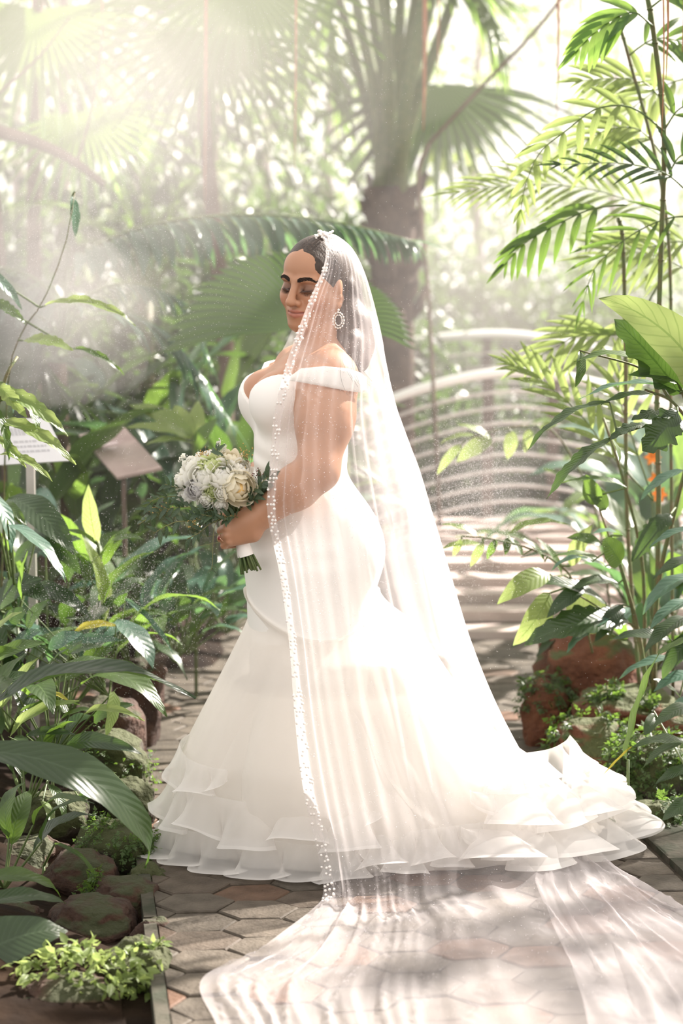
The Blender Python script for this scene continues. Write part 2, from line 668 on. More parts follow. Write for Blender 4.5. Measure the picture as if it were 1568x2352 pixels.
def leaf(kind, mat, width=.3, droop=.5, fold=.25, wave=.02, twist=0.0, seed=0, nl=None):
    """Blade of chord 1 along +X, face up +Z; shared between like leaves."""
    key = (kind, mat, round(width, 2), round(droop, 2), round(fold, 2), round(wave, 3), round(twist, 2), seed)
    if key in _leafcache:
        return _leafcache[key]
    nl = nl or (27 if kind in ('tooth', 'lobe') else 13)
    nw = 5
    t = np.linspace(0, 1, nl)
    pitch = droop * (0.5 - t) * 2 * .9
    dx, dz = np.cos(pitch), np.sin(pitch)
    X = np.concatenate([[0], np.cumsum((dx[1:] + dx[:-1]) / 2)])
    Z = np.concatenate([[0], np.cumsum((dz[1:] + dz[:-1]) / 2)])
    L = math.hypot(X[-1], Z[-1])
    a = math.atan2(Z[-1], X[-1])
    X, Z = (X * math.cos(a) + Z * math.sin(a)) / L, (Z * math.cos(a) - X * math.sin(a)) / L
    w = lshape(kind, t) * width / 2
    s = np.linspace(-1, 1, nw)
    V, UV = [], []
    for i in range(nl):
        nx, nz = -math.sin(pitch[i] - a), math.cos(pitch[i] - a)
        tw = twist * t[i]
        for q in s:
            y = q * w[i]
            h = abs(q) * w[i] * fold - (q * q) * w[i] * .25 * fold + wave * math.sin(t[i] * 17 + seed * 2 + (1.3 if q > 0 else 0)) * abs(q) ** 2
            yy, hh = y * math.cos(tw) - h * math.sin(tw), y * math.sin(tw) + h * math.cos(tw)
            V.append((X[i] + nx * hh, yy, Z[i] + nz * hh))
            UV.append((t[i], (q + 1) / 2))
    me = mesh_np('leaf', V, grid_faces(nl, nw)[:, ::-1], [MATS[mat]], True, UV)
    _leafcache[key] = me
    return me


def stalk_mesh(mat, sag=.0):
    key = ('stalk', mat.name, sag)
    if key not in _leafcache:
        _leafcache[key] = MB().tube([(0, 0, 0), (.33, 0, sag), (.66, 0, sag), (1, 0, 0)], [1, .85, .75, .6], 5).mesh('stalk', [mat])
    return _leafcache[key]


def chord(base, tip, up, sy=1.0, sz=None):
    """Matrix that lays +X from base to tip with +Z as near up as it can be; scale is the chord length (across scaled by sy)."""
    base, tip, up = Vector(base), Vector(tip), Vector(up)
    x = tip - base
    L = x.length
    x.normalize()
    y = up.cross(x)
    if y.length < 1e-4:
        y = Vector((1, 0, 0)).cross(x)
    y.normalize()
    z = x.cross(y)
    R = Matrix((x, y, z)).transposed().to_4x4()
    sz = L if sz is None else sz
    return Matrix.Translation(base) @ R @ Matrix.Diagonal((L, L * sy if sy > 0 else -sy, sz, 1))


CAMUP = Vector((0, -.55, 1))


def add_leaf(root, me, base, tip, up=(0, 0, 1), ws=1.0, name='leaf'):
    o = link(name, me, root)
    o.matrix_basis = Matrix.Translation(-Vector(root.matrix_basis.translation)) @ chord(base, tip, up, ws)
    return o


def add_stalk(root, a, b, r, mat=None, name='stalk', sag=.0):
    o = link(name, stalk_mesh(mat or M_STALK, sag), root)
    o.matrix_basis = Matrix.Translation(-Vector(root.matrix_basis.translation)) @ chord(a, b, (0, 0, 1), -r, r)
    return o


def hero(name, label, cat, crown, leaves, group=None, stalks=True, sr=.004, stem=None, stem_mat=None):
    """A plant whose leaves are set one by one. crown = (px, py, Y) where the stalks start;
    leaves = (kind, mat, base px, py, Y, tip px, py, Y, width px, droop, roll, fold)."""
    c = at(*crown)
    foot = Vector((c.x, c.y, 0.0))
    root = thing(name, foot, label, cat, group)
    if stem:
        for q in stem:
            pts = [at(*s) - foot for s in q[0]]
            MB().tube([tuple(v) for v in catmull([tuple(p) for p in pts], 14)], [q[1] * (1 - .4 * i / 13) for i in range(14)], 7).build('stem', stem_mat or M_CANE, root)
    else:
        MB().tube([(0, 0, -.03), (0, 0, max(c.z, .02))], [.007, .004], 7).build('stem', M_STALK, root)
    for i, q in enumerate(leaves):
        kind, mat, bx, by, bY, tx, ty, tY, wpx, droop, roll = q[:11]
        fold = q[11] if len(q) > 11 else .22
        b, t = at(bx, by, bY), at(tx, ty, tY)
        L = (t - b).length
        W = wpx * (DIST + (bY + tY) / 2) / FPX
        up = Matrix.Rotation(roll, 3, (t - b).normalized()) @ CAMUP
        add_leaf(root, leaf(kind, mat, .3, droop, fold, .012, 0, i % 3), b, t, up, W / L / .3)
        if stalks:
            if stem:
                # nearest point of the stems
                best = None
                for s in stem:
                    for w in catmull([tuple(at(*e)) for e in s[0]], 12):
                        dd = (Vector(w) - b).length
                        if best is None or dd < best[0]:
                            best = (dd, Vector(w))
                if best[0] > .004:
                    add_stalk(root, best[1], b, sr)
            else:
                add_stalk(root, c, b, sr, sag=.03)
    return root


def rosette(name, label, cat, foot, n, L, width, kind='lance', mat='d', spread=(.35, 1.25), stalk=.5, seed=0, droop=.7, group=None, sector=None, top=None):
    """A clump of stalked leaves springing from the soil."""
    r = random.Random(seed * 13 + 5)
    foot = Vector(foot)
    root = thing(name, foot, label, cat, group)
    for i in range(n):
        az = r.uniform(*sector) if sector else 2 * PI * (i + r.uniform(-.3, .3)) / n * 1.618
        el = PI / 2 - r.uniform(*spread)
        l = L * r.uniform(.75, 1.15)
        d = Vector((math.cos(az) * math.cos(el), math.sin(az) * math.cos(el), math.sin(el)))
        sl = l * stalk * r.uniform(.7, 1.5)
        b = foot + Vector((math.cos(az), math.sin(az), 0)) * .02 + d * sl
        el2 = el - r.uniform(.35, .95)
        d2 = Vector((math.cos(az) * math.cos(el2), math.sin(az) * math.cos(el2), math.sin(el2)))
        t = b + d2 * l
        if t.z < .03:
            t.z = .03 + r.random() * .04
        mm = mat if isinstance(mat, str) and len(mat) == 1 else r.choice(mat)
        up = Vector((r.uniform(-.3, .3), r.uniform(-.3, .3), 1))
        add_leaf(root, leaf(kind, mm, .3, droop * r.choice((.7, 1.0, 1.3)), .25, .015, 0, i % 3), b, t, up, width / .3 * r.uniform(.85, 1.15))
        add_stalk(root, foot, b, .0035 + l * .004)
    return root


def leaflet_mesh(mat, seed=0, width=.14, droop=.45):
    return leaf('lance', mat, width, droop, .35, .004, 0, seed)


def frond(root, pts, n, ll, mat='p', width=.14, ang=(1.15, .45), droop=.5, r=.006, two=True, hang=.35, seed=0, up=(0, 0, 1), rmat=None, t0=.12, taper=True, jitter=.12, side=None):
    """A feather frond: a rachis with leaflets on both sides, each leaflet an object."""
    rr = random.Random(seed * 7 + 1)
    off = Vector(root.matrix_basis.translation)
    C = catmull([tuple(p) for p in pts], 24)
    fr = MB().tube([tuple(Vector(c) - off) for c in C], [r * (1 - .75 * i / 23) for i in range(24)], 6).build('frond', rmat or M_STALK, root)
    up = Vector(up)
    for i in range(n):
        t = t0 + (1 - t0) * i / max(1, n - 1)
        k = min(22, int(t * 23))
        u = t * 23 - k
        p = Vector(C[k]) * (1 - u) + Vector(C[k + 1]) * u
        tg = (Vector(C[k + 1]) - Vector(C[k])).normalized()
        sd = tg.cross(up).normalized()
        l = ll * (math.sin(PI * (t * .72 + .2)) ** .7 if taper else 1) * rr.uniform(.88, 1.08)
        a = ang[0] + (ang[1] - ang[0]) * t
        for s in ((-1, 1) if two else ((side or 1),)):
            d = tg * math.cos(a) + sd * s * math.sin(a) + Vector((0, 0, -hang)) + Vector((rr.uniform(-1, 1), rr.uniform(-1, 1), rr.uniform(-1, 1))) * jitter
            d.normalize()
            o = link('leaflet', leaflet_mesh(mat, (i + (s > 0)) % 3, width, droop), fr)
            nu = (up + tg * .2).normalized()
            o.matrix_basis = Matrix.Translation(-off) @ chord(p, p + d * l, nu)
    if n:
        o = link('leaflet', leaflet_mesh(mat, 0, width, .2), fr)
        tg = (Vector(C[23]) - Vector(C[21])).normalized()
        o.matrix_basis = Matrix.Translation(-off) @ chord(C[23], Vector(C[23]) + tg * ll * .6, up)
    return fr


def pxf(root, pix, Y, *a, **k):
    """frond along photograph pixels; Y one depth or one per point."""
    ys = Y if hasattr(Y, '__len__') else [Y] * len(pix)
    return frond(root, [at(x, y, d) for (x, y), d in zip(pix, ys)], *a, **k)


def fan_leaf(root, hub, R, a0, a1, nseg, normal, upv, mat='p', split=.55, tipdroop=.3, ratio=None, name='leaf', pleat=.03):
    """Pleated fan blade: segments fused near the hub and free towards the tips. Angles lie in the plane (right, upv)."""
    normal = Vector(normal).normalized()
    upv = (Vector(upv) - normal * normal.dot(Vector(upv))).normalized()
    right = upv.cross(normal)
    off = Vector(root.matrix_basis.translation)
    V, F, UV = [], [], []
    nr = 9
    base = Vector(hub) - off
    for s in range(nseg):
        am = a0 + (a1 - a0) * (s + .5) / nseg
        da = abs(a1 - a0) / nseg / 2
        Rl = R * (ratio(s / max(1, nseg - 1)) if ratio else 1) * (1 + (random.Random(s).random() - .5) * .1 * (1 if split < .8 else .3))
        i0 = len(V)
        for i in range(nr):
            t = i / (nr - 1)
            rad = Rl * (.03 + .97 * t)
            ww = da if t < split else da * (split / t) * max(.02, 1 - ((t - split) / (1 - split)) ** 1.4)
            for q in (-1, 0, 1):
                a = am + q * ww
                d = right * math.cos(a) + upv * math.sin(a)
                p = base + d * rad + normal * (pleat * R * (t if q == 0 else -t * .2) * min(1, t * 4))
                p = p + Vector((0, 0, -1)) * tipdroop * R * max(0, t - .5) ** 2 * 2 + normal * .12 * R * t * t
                V.append(p[:])
                UV.append((t, .5 + q * .45))
        for i in range(nr - 1):
            for q in range(2):
                a = i0 + i * 3 + q
                F.append([a, a + 1, a + 4, a + 3])
    return link(name, mesh_np(name, V, F, [MATS[mat]], False, UV), root)


def foliage(name, center, ext, n, size, mat, parent=None, seed=0, kind='lance', flat=.6, shell=True, width=.36):
    """Many small leaves that nobody could count, joined in one mesh."""
    r = np.random.default_rng(seed + 77)
    u = r.normal(size=(n, 3))
    u /= np.linalg.norm(u, axis=1)[:, None]
    rad = (r.random(n) ** (.33 if not shell else .18))[:, None]
    P = u * rad
    P = P * (1 + .28 * vnoise(u, 2.2, seed)[:, None])
    P = P * np.array(ext) + np.array(center)
    D = u * .5 + r.normal(size=(n, 3)) * .6
    D[:, 2] -= .35
    D /= np.linalg.norm(D, axis=1)[:, None]
    up = r.normal(size=(n, 3)) * .5 + np.array([0, 0, flat * 1.5])
    Y = np.cross(up, D)
    Y /= np.linalg.norm(Y, axis=1)[:, None] + 1e-9
    Z = np.cross(D, Y)
    l = size * r.uniform(.6, 1.3, n)
    T = np.array([(0, 0, 0), (.35, .5, .06), (.35, -.5, .06), (.3, 0, -.01), (.72, .33, -.03), (.72, -.33, -.03), (.7, 0, -.08), (1, 0, -.2)])
    T[:, 1] *= width
    tuv = np.array([(0, .5), (.35, 1), (.35, 0), (.3, .5), (.72, .9), (.72, .1), (.7, .5), (1, .5)])
    V = (P[:, None, :] + l[:, None, None] * (T[None, :, 0:1] * D[:, None, :] + T[None, :, 1:2] * Y[:, None, :] + T[None, :, 2:3] * Z[:, None, :])).reshape(-1, 3)
    FT = np.array([(0, 3, 1), (0, 2, 3), (3, 6, 4), (3, 4, 1), (2, 5, 6), (2, 6, 3), (6, 7, 4), (5, 7, 6)])
    F = (np.arange(n)[:, None, None] * 8 + FT[None]).reshape(-1, 3)
    UV = np.tile(tuv, (n, 1))
    if parent is not None:
        V = V - np.array(parent.matrix_basis.translation)
    o = link(name, mesh_np(name, V, F, [MATS[mat]], True, UV), parent)
    return tag(o, kind='stuff')

# ================================================================== the bride
def skin_mat():
    m, nt, n, l, p, out = new_mat('skin')
    a = n.new('ShaderNodeAttribute')
    a.attribute_name = 'tint'
    l.new(a.outputs['Color'], p.inputs['Base Color'])
    p.inputs['Roughness'].default_value = 0.42
    p.inputs['Specular IOR Level'].default_value = 0.42
    p.inputs['Subsurface Weight'].default_value = 0.12
    p.inputs['Subsurface Radius'].default_value = (1.0, 0.35, 0.2)
    p.inputs['Subsurface Scale'].default_value = 0.006
    return m


def hair_mat():
    m, nt, n, l, p, out = new_mat('hair')
    uv = n.new('ShaderNodeTexCoord')
    mp = n.new('ShaderNodeMapping')
    mp.inputs['Scale'].default_value = (60, 60, 9)
    l.new(uv.outputs['Object'], mp.inputs['Vector'])
    t = n.new('ShaderNodeTexNoise')
    t.inputs['Scale'].default_value = 3.2
    t.inputs['Detail'].default_value = 3
    l.new(mp.outputs['Vector'], t.inputs['Vector'])
    r = ramp(n, [(0.3, (0.018, 0.011, 0.007)), (0.7, (0.060, 0.036, 0.022))])
    l.new(t.outputs['Fac'], r.inputs['Fac'])
    l.new(r.outputs['Color'], p.inputs['Base Color'])
    p.inputs['Roughness'].default_value = 0.52
    b = n.new('ShaderNodeBump')
    b.inputs['Strength'].default_value = 0.5
    b.inputs['Distance'].default_value = 0.003
    l.new(t.outputs['Fac'], b.inputs['Height'])
    l.new(b.outputs['Normal'], p.inputs['Normal'])
    return m


def satin_mat():
    m = plain('satin', (0.88, 0.855, 0.81), 0.42, 0.35, bump=(35, .05))
    p = m.node_tree.nodes['Principled BSDF']
    p.inputs['Sheen Weight'].default_value = 0.25
    return m


M_SKIN, M_HAIR, M_SATIN = skin_mat(), hair_mat(), satin_mat()
M_BROW = plain('brow_hair', (0.022, 0.013, 0.009), 0.6, 0.3)
M_PEARL = plain('pearl', (0.87, 0.83, 0.79), 0.18, 0.6)
M_GEM = plain('crystal', (0.80, 0.78, 0.72), 0.12, 0.9, 0.6)
M_GOLD = plain('rose_gold', (0.75, 0.46, 0.33), 0.22, 0.6, 1.0)
M_RUBY = plain('red_stone', (0.25, 0.01, 0.02), 0.1, 0.8)

# body frame: origin on the ground under her axis, f forward, s to her left (towards the camera), z up
BO = Vector((at(715, 1300, 0).x, 0, 0))
BA = math.radians(195)
BF = Vector((math.cos(BA), math.sin(BA), 0))
BS = Vector((-math.sin(BA), math.cos(BA), 0))
RB = Matrix((BF, BS, Vector((0, 0, 1)))).transposed()


def B(f, s, z):
    return BO + BF * f + BS * s + Vector((0, 0, z))


# head frame: origin between the ears at eye height, x to the face
HC = at(722, 646, 0.0)
HA = math.radians(270 - 34)
RH = Matrix.Rotation(HA, 3, 'Z') @ Matrix.Rotation(math.radians(11), 3, 'Y') @ Matrix.Rotation(math.radians(-6), 3, 'X')


def H(x, y, z):
    return HC + RH @ Vector((x, y, z))


class Field:
    """A distance field on a rectilinear grid, grown by smooth unions and read out as one continuous skin."""
    def __init__(self, xs, ys, zs):
        self.a = [np.asarray(q, dtype=np.float32) for q in (xs, ys, zs)]
        self.d = np.full([len(q) for q in self.a], 1.0, dtype=np.float32)

    def box(self, lo, hi, pad):
        sl = []
        for q, l_, h_ in zip(self.a, lo, hi):
            i = max(0, int(np.searchsorted(q, l_ - pad)) - 1)
            j = min(len(q), int(np.searchsorted(q, h_ + pad)) + 1)
            if j <= i:
                return None
            sl.append(slice(i, j))
        return tuple(sl)

    def pts(self, sl):
        return np.meshgrid(*[q[s] for q, s in zip(self.a, sl)], indexing='ij')

    def mixin(self, sl, e, k, sub=False):
        d = self.d[sl]
        if sub:
            h = np.clip(0.5 - 0.5 * (d + e) / k, 0, 1)
            self.d[sl] = d * (1 - h) - e * h + k * h * (1 - h)
        else:
            h = np.clip(0.5 + 0.5 * (d - e) / k, 0, 1)
            self.d[sl] = d * (1 - h) + e * h - k * h * (1 - h)

    def ell(self, c, r, R=None, k=.03, sub=False):
        c = np.array(c)
        m = max(r)
        sl = self.box(c - m, c + m, k + .03)
        if sl is None:
            return self
        X, Y, Z = self.pts(sl)
        P = np.stack([X - c[0], Y - c[1], Z - c[2]], -1)
        if R is not None:
            P = P @ np.array(R, dtype=np.float32)
        r = np.array(r, dtype=np.float32)
        k0 = np.linalg.norm(P / r, axis=-1)
        k1 = np.linalg.norm(P / (r * r), axis=-1) + 1e-9
        self.mixin(sl, k0 * (k0 - 1) / k1, k, sub)
        return self

    def cap(self, a, b, ra, rb, k=.02, sub=False):
        a, b = np.array(a, dtype=np.float32), np.array(b, dtype=np.float32)
        m = max(ra, rb)
        sl = self.box(np.minimum(a, b) - m, np.maximum(a, b) + m, k + .02)
        if sl is None:
            return self
        X, Y, Z = self.pts(sl)
        ba = b - a
        L2 = float(ba @ ba) + 1e-12
        h = np.clip(((X - a[0]) * ba[0] + (Y - a[1]) * ba[1] + (Z - a[2]) * ba[2]) / L2, 0, 1)
        e = np.sqrt((X - a[0] - h * ba[0]) ** 2 + (Y - a[1] - h * ba[1]) ** 2 + (Z - a[2] - h * ba[2]) ** 2) - (ra + (rb - ra) * h)
        self.mixin(sl, e, k, sub)
        return self

    def chain(self, P, r, k=.02):
        for i in range(len(P) - 1):
            self.cap(P[i], P[i + 1], r[i], r[i + 1], k)
        return self

    def skin(self):
        """Surface nets: vertices in the crossed cells, quads across the crossed edges."""
        d = self.d
        s = d < 0
        nx, ny, nz = d.shape
        c = np.zeros((nx - 1, ny - 1, nz - 1), dtype=np.int8)
        for i in (0, 1):
            for j in (0, 1):
                for k in (0, 1):
                    c += s[i:nx - 1 + i, j:ny - 1 + j, k:nz - 1 + k]
        cells = np.argwhere((c > 0) & (c < 8))
        idx = np.full(c.shape, -1, dtype=np.int64)
        idx[tuple(cells.T)] = np.arange(len(cells))
        acc = np.zeros((len(cells), 3))
        cnt = np.zeros(len(cells))
        corner = [(i, j, k) for i in (0, 1) for j in (0, 1) for k in (0, 1)]
        for p in corner:
            for ax in range(3):
                if p[ax]:
                    continue
                q = list(p)
                q[ax] = 1
                P = cells + np.array(p)
                Q = cells + np.array(q)
                da, db = d[tuple(P.T)], d[tuple(Q.T)]
                m = (da < 0) != (db < 0)
                t = np.where(m, da / np.where(m, da - db, 1), 0)
                for axx in range(3):
                    A = self.a[axx]
                    va = A[P[:, axx]]
                    vb = A[Q[:, axx]]
                    acc[:, axx] += np.where(m, va + (vb - va) * t, 0)
                cnt += m
        V = acc / np.maximum(cnt, 1)[:, None]
        F = []
        for ax in range(3):
            b, e = [x for x in range(3) if x != ax]
            sa = [slice(None)] * 3
            sb = [slice(None)] * 3
            sa[ax], sb[ax] = slice(0, -1), slice(1, None)
            A, Bq = s[tuple(sa)], s[tuple(sb)]
            E = np.argwhere(A != Bq)
            E = E[(E[:, b] > 0) & (E[:, e] > 0) & (E[:, b] < d.shape[b] - 1) & (E[:, e] < d.shape[e] - 1)]
            ob, oe = np.zeros(3, int), np.zeros(3, int)
            ob[b], oe[e] = 1, 1
            q = [idx[tuple((E - x).T)] for x in (ob * 0, ob, ob + oe, oe)]
            Q = np.stack(q, 1)
            flip = A[tuple(E.T)]
            if ax == 1:
                flip = ~flip
            Q[~flip] = Q[~flip][:, ::-1]
            F.append(Q)
        F = np.concatenate(F)
        F = F[(F >= 0).all(1)]
        return V, F


def relax(V, F, it=2, lam=.5):
    for _ in range(it):
        acc = np.zeros_like(V)
        cnt = np.zeros(len(V))
        for a, b in ((0, 1), (1, 2), (2, 3), (3, 0)):
            np.add.at(acc, F[:, a], V[F[:, b]])
            np.add.at(acc, F[:, b], V[F[:, a]])
            np.add.at(cnt, F[:, a], 1)
            np.add.at(cnt, F[:, b], 1)
        V = V + lam * (acc / np.maximum(cnt, 1)[:, None] - V)
    return V


def axis(*segs):
    """Grid coordinates: (from, to, step) runs joined."""
    out = []
    for a, b, st in segs:
        n_ = max(1, int(round((b - a) / st)))
        out += list(a + (b - a) * np.arange(n_) / n_)
    out.append(segs[-1][1])
    return out


def torso(F, grow=0.0, breasts=True):
    g = grow
    F.ell(B(0.03, 0, 1.235), (.122 + g, .150 + g, .15 + g), RB, .05)      # ribcage
    F.ell(B(-0.005, 0, 1.325), (.088 + g, .160 + g, .075 + g), RB, .05)  # upper chest and back
    F.ell(B(0.03, 0, 1.10), (.122 + g, .140 + g, .12 + g), RB, .06)       # waist
    F.ell(B(0.042, 0, .985), (.112 + g, .155 + g, .12 + g), RB, .06)      # belly
    F.ell(B(0.0, 0, .88), (.148 + g, .182 + g, .16 + g), RB, .06)      # hips
    for s in (-1, 1):
        F.ell(B(-.075, s * .075, .85), (.105 + g, .095 + g, .11 + g), RB, .06)
        if breasts:
            F.ell(B(.106, s * .072, 1.262), (.079 + g, .080 + g, .085 + g), RB, .03)
        F.cap(B(.02, s * .085, .80), B(.02, s * .06, .47), .098 + g, .062 + g, .05)
    return F


# joints of the arm that shows, from the photograph
SHO = at(757, 878, -.165)
ELB = at(730, 1080, -.27)
WRI = at(598, 1183, -.235)
SHO_R, ELB_R, WRI_R = B(-.005, -.165, 1.335), B(.03, -.27, 1.07), B(.215, -.06, .945)

xs = axis((-.42, -.13, .0028), (-.13, .19, .0034))
ys = axis((-.40, .34, .0034))
zs = axis((-.01, .62, .02), (.62, .86, .006), (.86, .96, .0028), (.96, 1.42, .0042), (1.42, 1.735, .0026))
BODY = Field(xs, ys, zs)
torso(BODY)
f = BODY
# lower legs and feet, under the gown
for s in (-1, 1):
    f.cap(B(.02, s * .06, .48), B(-.015, s * .055, .10), .060, .036, .03)
    f.cap(B(-.02, s * .055, .055), B(.15, s * .065, .03), .036, .024, .03)
# neck and shoulders
f.cap(B(-.016, .0, 1.33), HC + Vector((.034, .006, -.055)), .064, .050, .022)
for s in (-1, 1):
    f.cap(B(-.03, s * .02, 1.425), B(-.02, s * .150, 1.352), .046, .052, .05)
    f.ell(B(-.008, s * .160, 1.322), (.062, .060, .064), RB, .035)
f.cap(B(.055, .02, 1.372), B(.035, .145, 1.378), .011, .009, .018)      # collar bones
f.cap(B(.055, -.02, 1.372), B(.035, -.145, 1.378), .011, .009, .018)
# near arm
f.cap(SHO, SHO.lerp(ELB, .45), .080, .076, .03)
f.cap(SHO.lerp(ELB, .4), ELB, .076, .054, .03)
f.cap(ELB, ELB.lerp(WRI, .38), .057, .057, .02)
f.cap(ELB.lerp(WRI, .38), WRI, .057, .037, .025)
# far arm
f.cap(SHO_R, ELB_R, .072, .052, .03)
f.cap(ELB_R, ELB_R.lerp(WRI_R, .4), .052, .052, .02)
f.cap(ELB_R.lerp(WRI_R, .4), WRI_R, .052, .031, .02)

# near hand closed round the bouquet handle
HY = -.235
KN = [at(524, 1198, HY - .012), at(519, 1214, HY - .016), at(519, 1230, HY - .016), at(524, 1245, HY - .012)]     # knuckles, index to little finger
PALM0 = at(588, 1195, HY)
f.cap(WRI, at(575, 1198, HY), .036, .033, .02)
f.cap(at(578, 1188, HY + .002), KN[0] + Vector((.008, .012, .0)), .024, .017, .018)
f.cap(at(580, 1202, HY - .002), KN[1] + Vector((.008, .012, 0)), .025, .017, .018)
f.cap(at(580, 1216, HY), KN[2] + Vector((.008, .012, 0)), .023, .016, .018)
f.cap(at(580, 1228, HY + .002), KN[3] + Vector((.008, .012, 0)), .021, .014, .018)
FR = [.0098, .0102, .0098, .0085]
FING = []
for i, kn in enumerate(KN):
    dz = Vector((0, 0, -.0025 - .002 * i))
    p1 = kn + Vector((-.016 + .002 * abs(i - 1.5), .018, -.004)) + dz
    p2 = p1 + Vector((.004, .028, -.004))
    p3 = p2 + Vector((.022, .012, -.001))
    FING.append((kn, p1, p2, p3))
    f.chain([kn, p1, p2, p3], [FR[i] * 1.05, FR[i], FR[i] * .93, FR[i] * .84], .006)
# thumb: leaves the upper side of the palm and lies across behind the stems
T0, T1, T2, T3 = at(584, 1186, HY + .012), at(562, 1176, HY + .030), at(545, 1182, HY + .052), at(532, 1196, HY + .066)
f.chain([T0, T1, T2, T3], [.018, .0125, .0105, .009], .010)
# far hand, folded behind the near one
RK = at(566, 1180, -.11)
f.cap(WRI_R, RK, .030, .024, .02)
for i in range(4):
    a = at(552, 1172 + i * 15, -.105)
    f.chain([a, a + Vector((-.016, -.012, -.003)), a + Vector((-.022, -.034, -.005)), a + Vector((-.010, -.046, -.005))], [.0098, .0092, .0086, .0076], .006)
f.chain([at(570, 1172, -.12), at(556, 1164, -.145), at(543, 1166, -.16)], [.014, .011, .009], .01)

# head
S = 1.0
f.ell(H(-.012, 0, .027), (.096, .076, .086), RH, .02)
f.ell(H(.034, 0, -.030), (.058, .068, .082), RH, .03)
f.ell(H(.047, 0, .052), (.040, .056, .042), RH, .03)          # forehead
f.ell(H(.040, 0, -.078), (.045, .050, .042), RH, .025)        # jaw
f.ell(H(.078, 0, -.106), (.021, .025, .019), RH, .025)        # chin
for s in (-1, 1):
    f.ell(H(.056, s * .043, -.034), (.030, .028, .028), RH, .022)        # cheek
    f.cap(H(.010, s * .058, -.060), H(.062, s * .026, -.108), .021, .016, .025)   # jaw line
    f.cap(H(.091, s * .014, .021), H(.076, s * .050, .021), .0085, .007, .014)    # brow
    f.ell(H(.097, s * .032, .001), (.014, .019, .012), RH, .014, True)   # eye socket
    f.ell(H(.0745, s * .0335, -.003), (.0145, .0165, .0145), RH, .005)        # closed lid over the eye
    f.cap(H(.094, s * .020, -.0095), H(.082, s * .046, -.0085), .003, .002, .006)    # lower lid
    f.ell(H(.1035, s * .0148, -.0400), (.0115, .0082, .0085), RH, .005)      # wing of the nose
    f.ell(H(-.004, s * .0775, -.012), (.017, .007, .030), RH, .006)     # ear
    f.cap(H(-.006, s * .080, -.037), H(.004, s * .077, -.044), .006, .006, .005)
f.cap(H(.091, 0, .016), H(.1165, 0, -.030), .0078, .0115, .012)   # bridge
f.ell(H(.1195, 0, -.0360), (.0125, .0130, .0105), RH, .007)         # tip
for s in (-1, 1):
    f.ell(H(.111, s * .0070, -.0475), (.0055, .0040, .0034), RH, .003, True)
f.ell(H(.070, 0, -.068), (.034, .034, .026), RH, .018)         # muzzle
f.chain([H(.0875, -.0255, -.0672), H(.0985, -.012, -.0628), H(.1015, -.004, -.0615), H(.1008, 0, -.0625), H(.1015, .004, -.0615), H(.0985, .012, -.0628), H(.0875, .0255, -.0672)], [.0022, .0042, .0048, .0046, .0048, .0042, .0022], .003)
f.chain([H(.0870, -.0235, -.0690), H(.0965, -.012, -.0745), H(.0995, 0, -.0765), H(.0965, .012, -.0745), H(.0870, .0235, -.0690)], [.0025, .0052, .0064, .0052, .0025], .003)
f.chain([H(.0885, -.0270, -.0665), H(.1015, -.011, -.0687), H(.1048, 0, -.0682), H(.1015, .011, -.0687), H(.0885, .0270, -.0665)], [.0012] * 5, .002) if False else None
for a, b in (((.0905, -.0265, -.0672), (.1035, -.011, -.0688)), ((.1035, -.011, -.0688), (.1065, 0, -.0684)), ((.1065, 0, -.0684), (.1035, .011, -.0688)), ((.1035, .011, -.0688), (.0905, .0265, -.0672))):
    f.cap(H(*a), H(*b), .0016, .0016, .0022, True)
f.cap(H(.1055, 0, -.050), H(.1045, 0, -.0575), .0022, .0026, .004, True)

V, F = BODY.skin()
V = relax(V, F, 1, .35)
# colours on the skin: lips, make-up on the lids, a little blush; nails
skin = np.array([0.46, 0.240, 0.142])
C = np.tile(skin, (len(V), 1))
C *= (1 + .05 * vnoise(V, 40, 3))[:, None]
Ri = np.array(RH)
hl = (V - np.array(HC)) @ Ri


def blend(mask, color, a=1.0):
    global C
    C = C * (1 - (mask * a)[:, None]) + np.array(color) * (mask * a)[:, None]


def soft(x, lo, hi):
    return np.clip((x - lo) / (hi - lo), 0, 1)


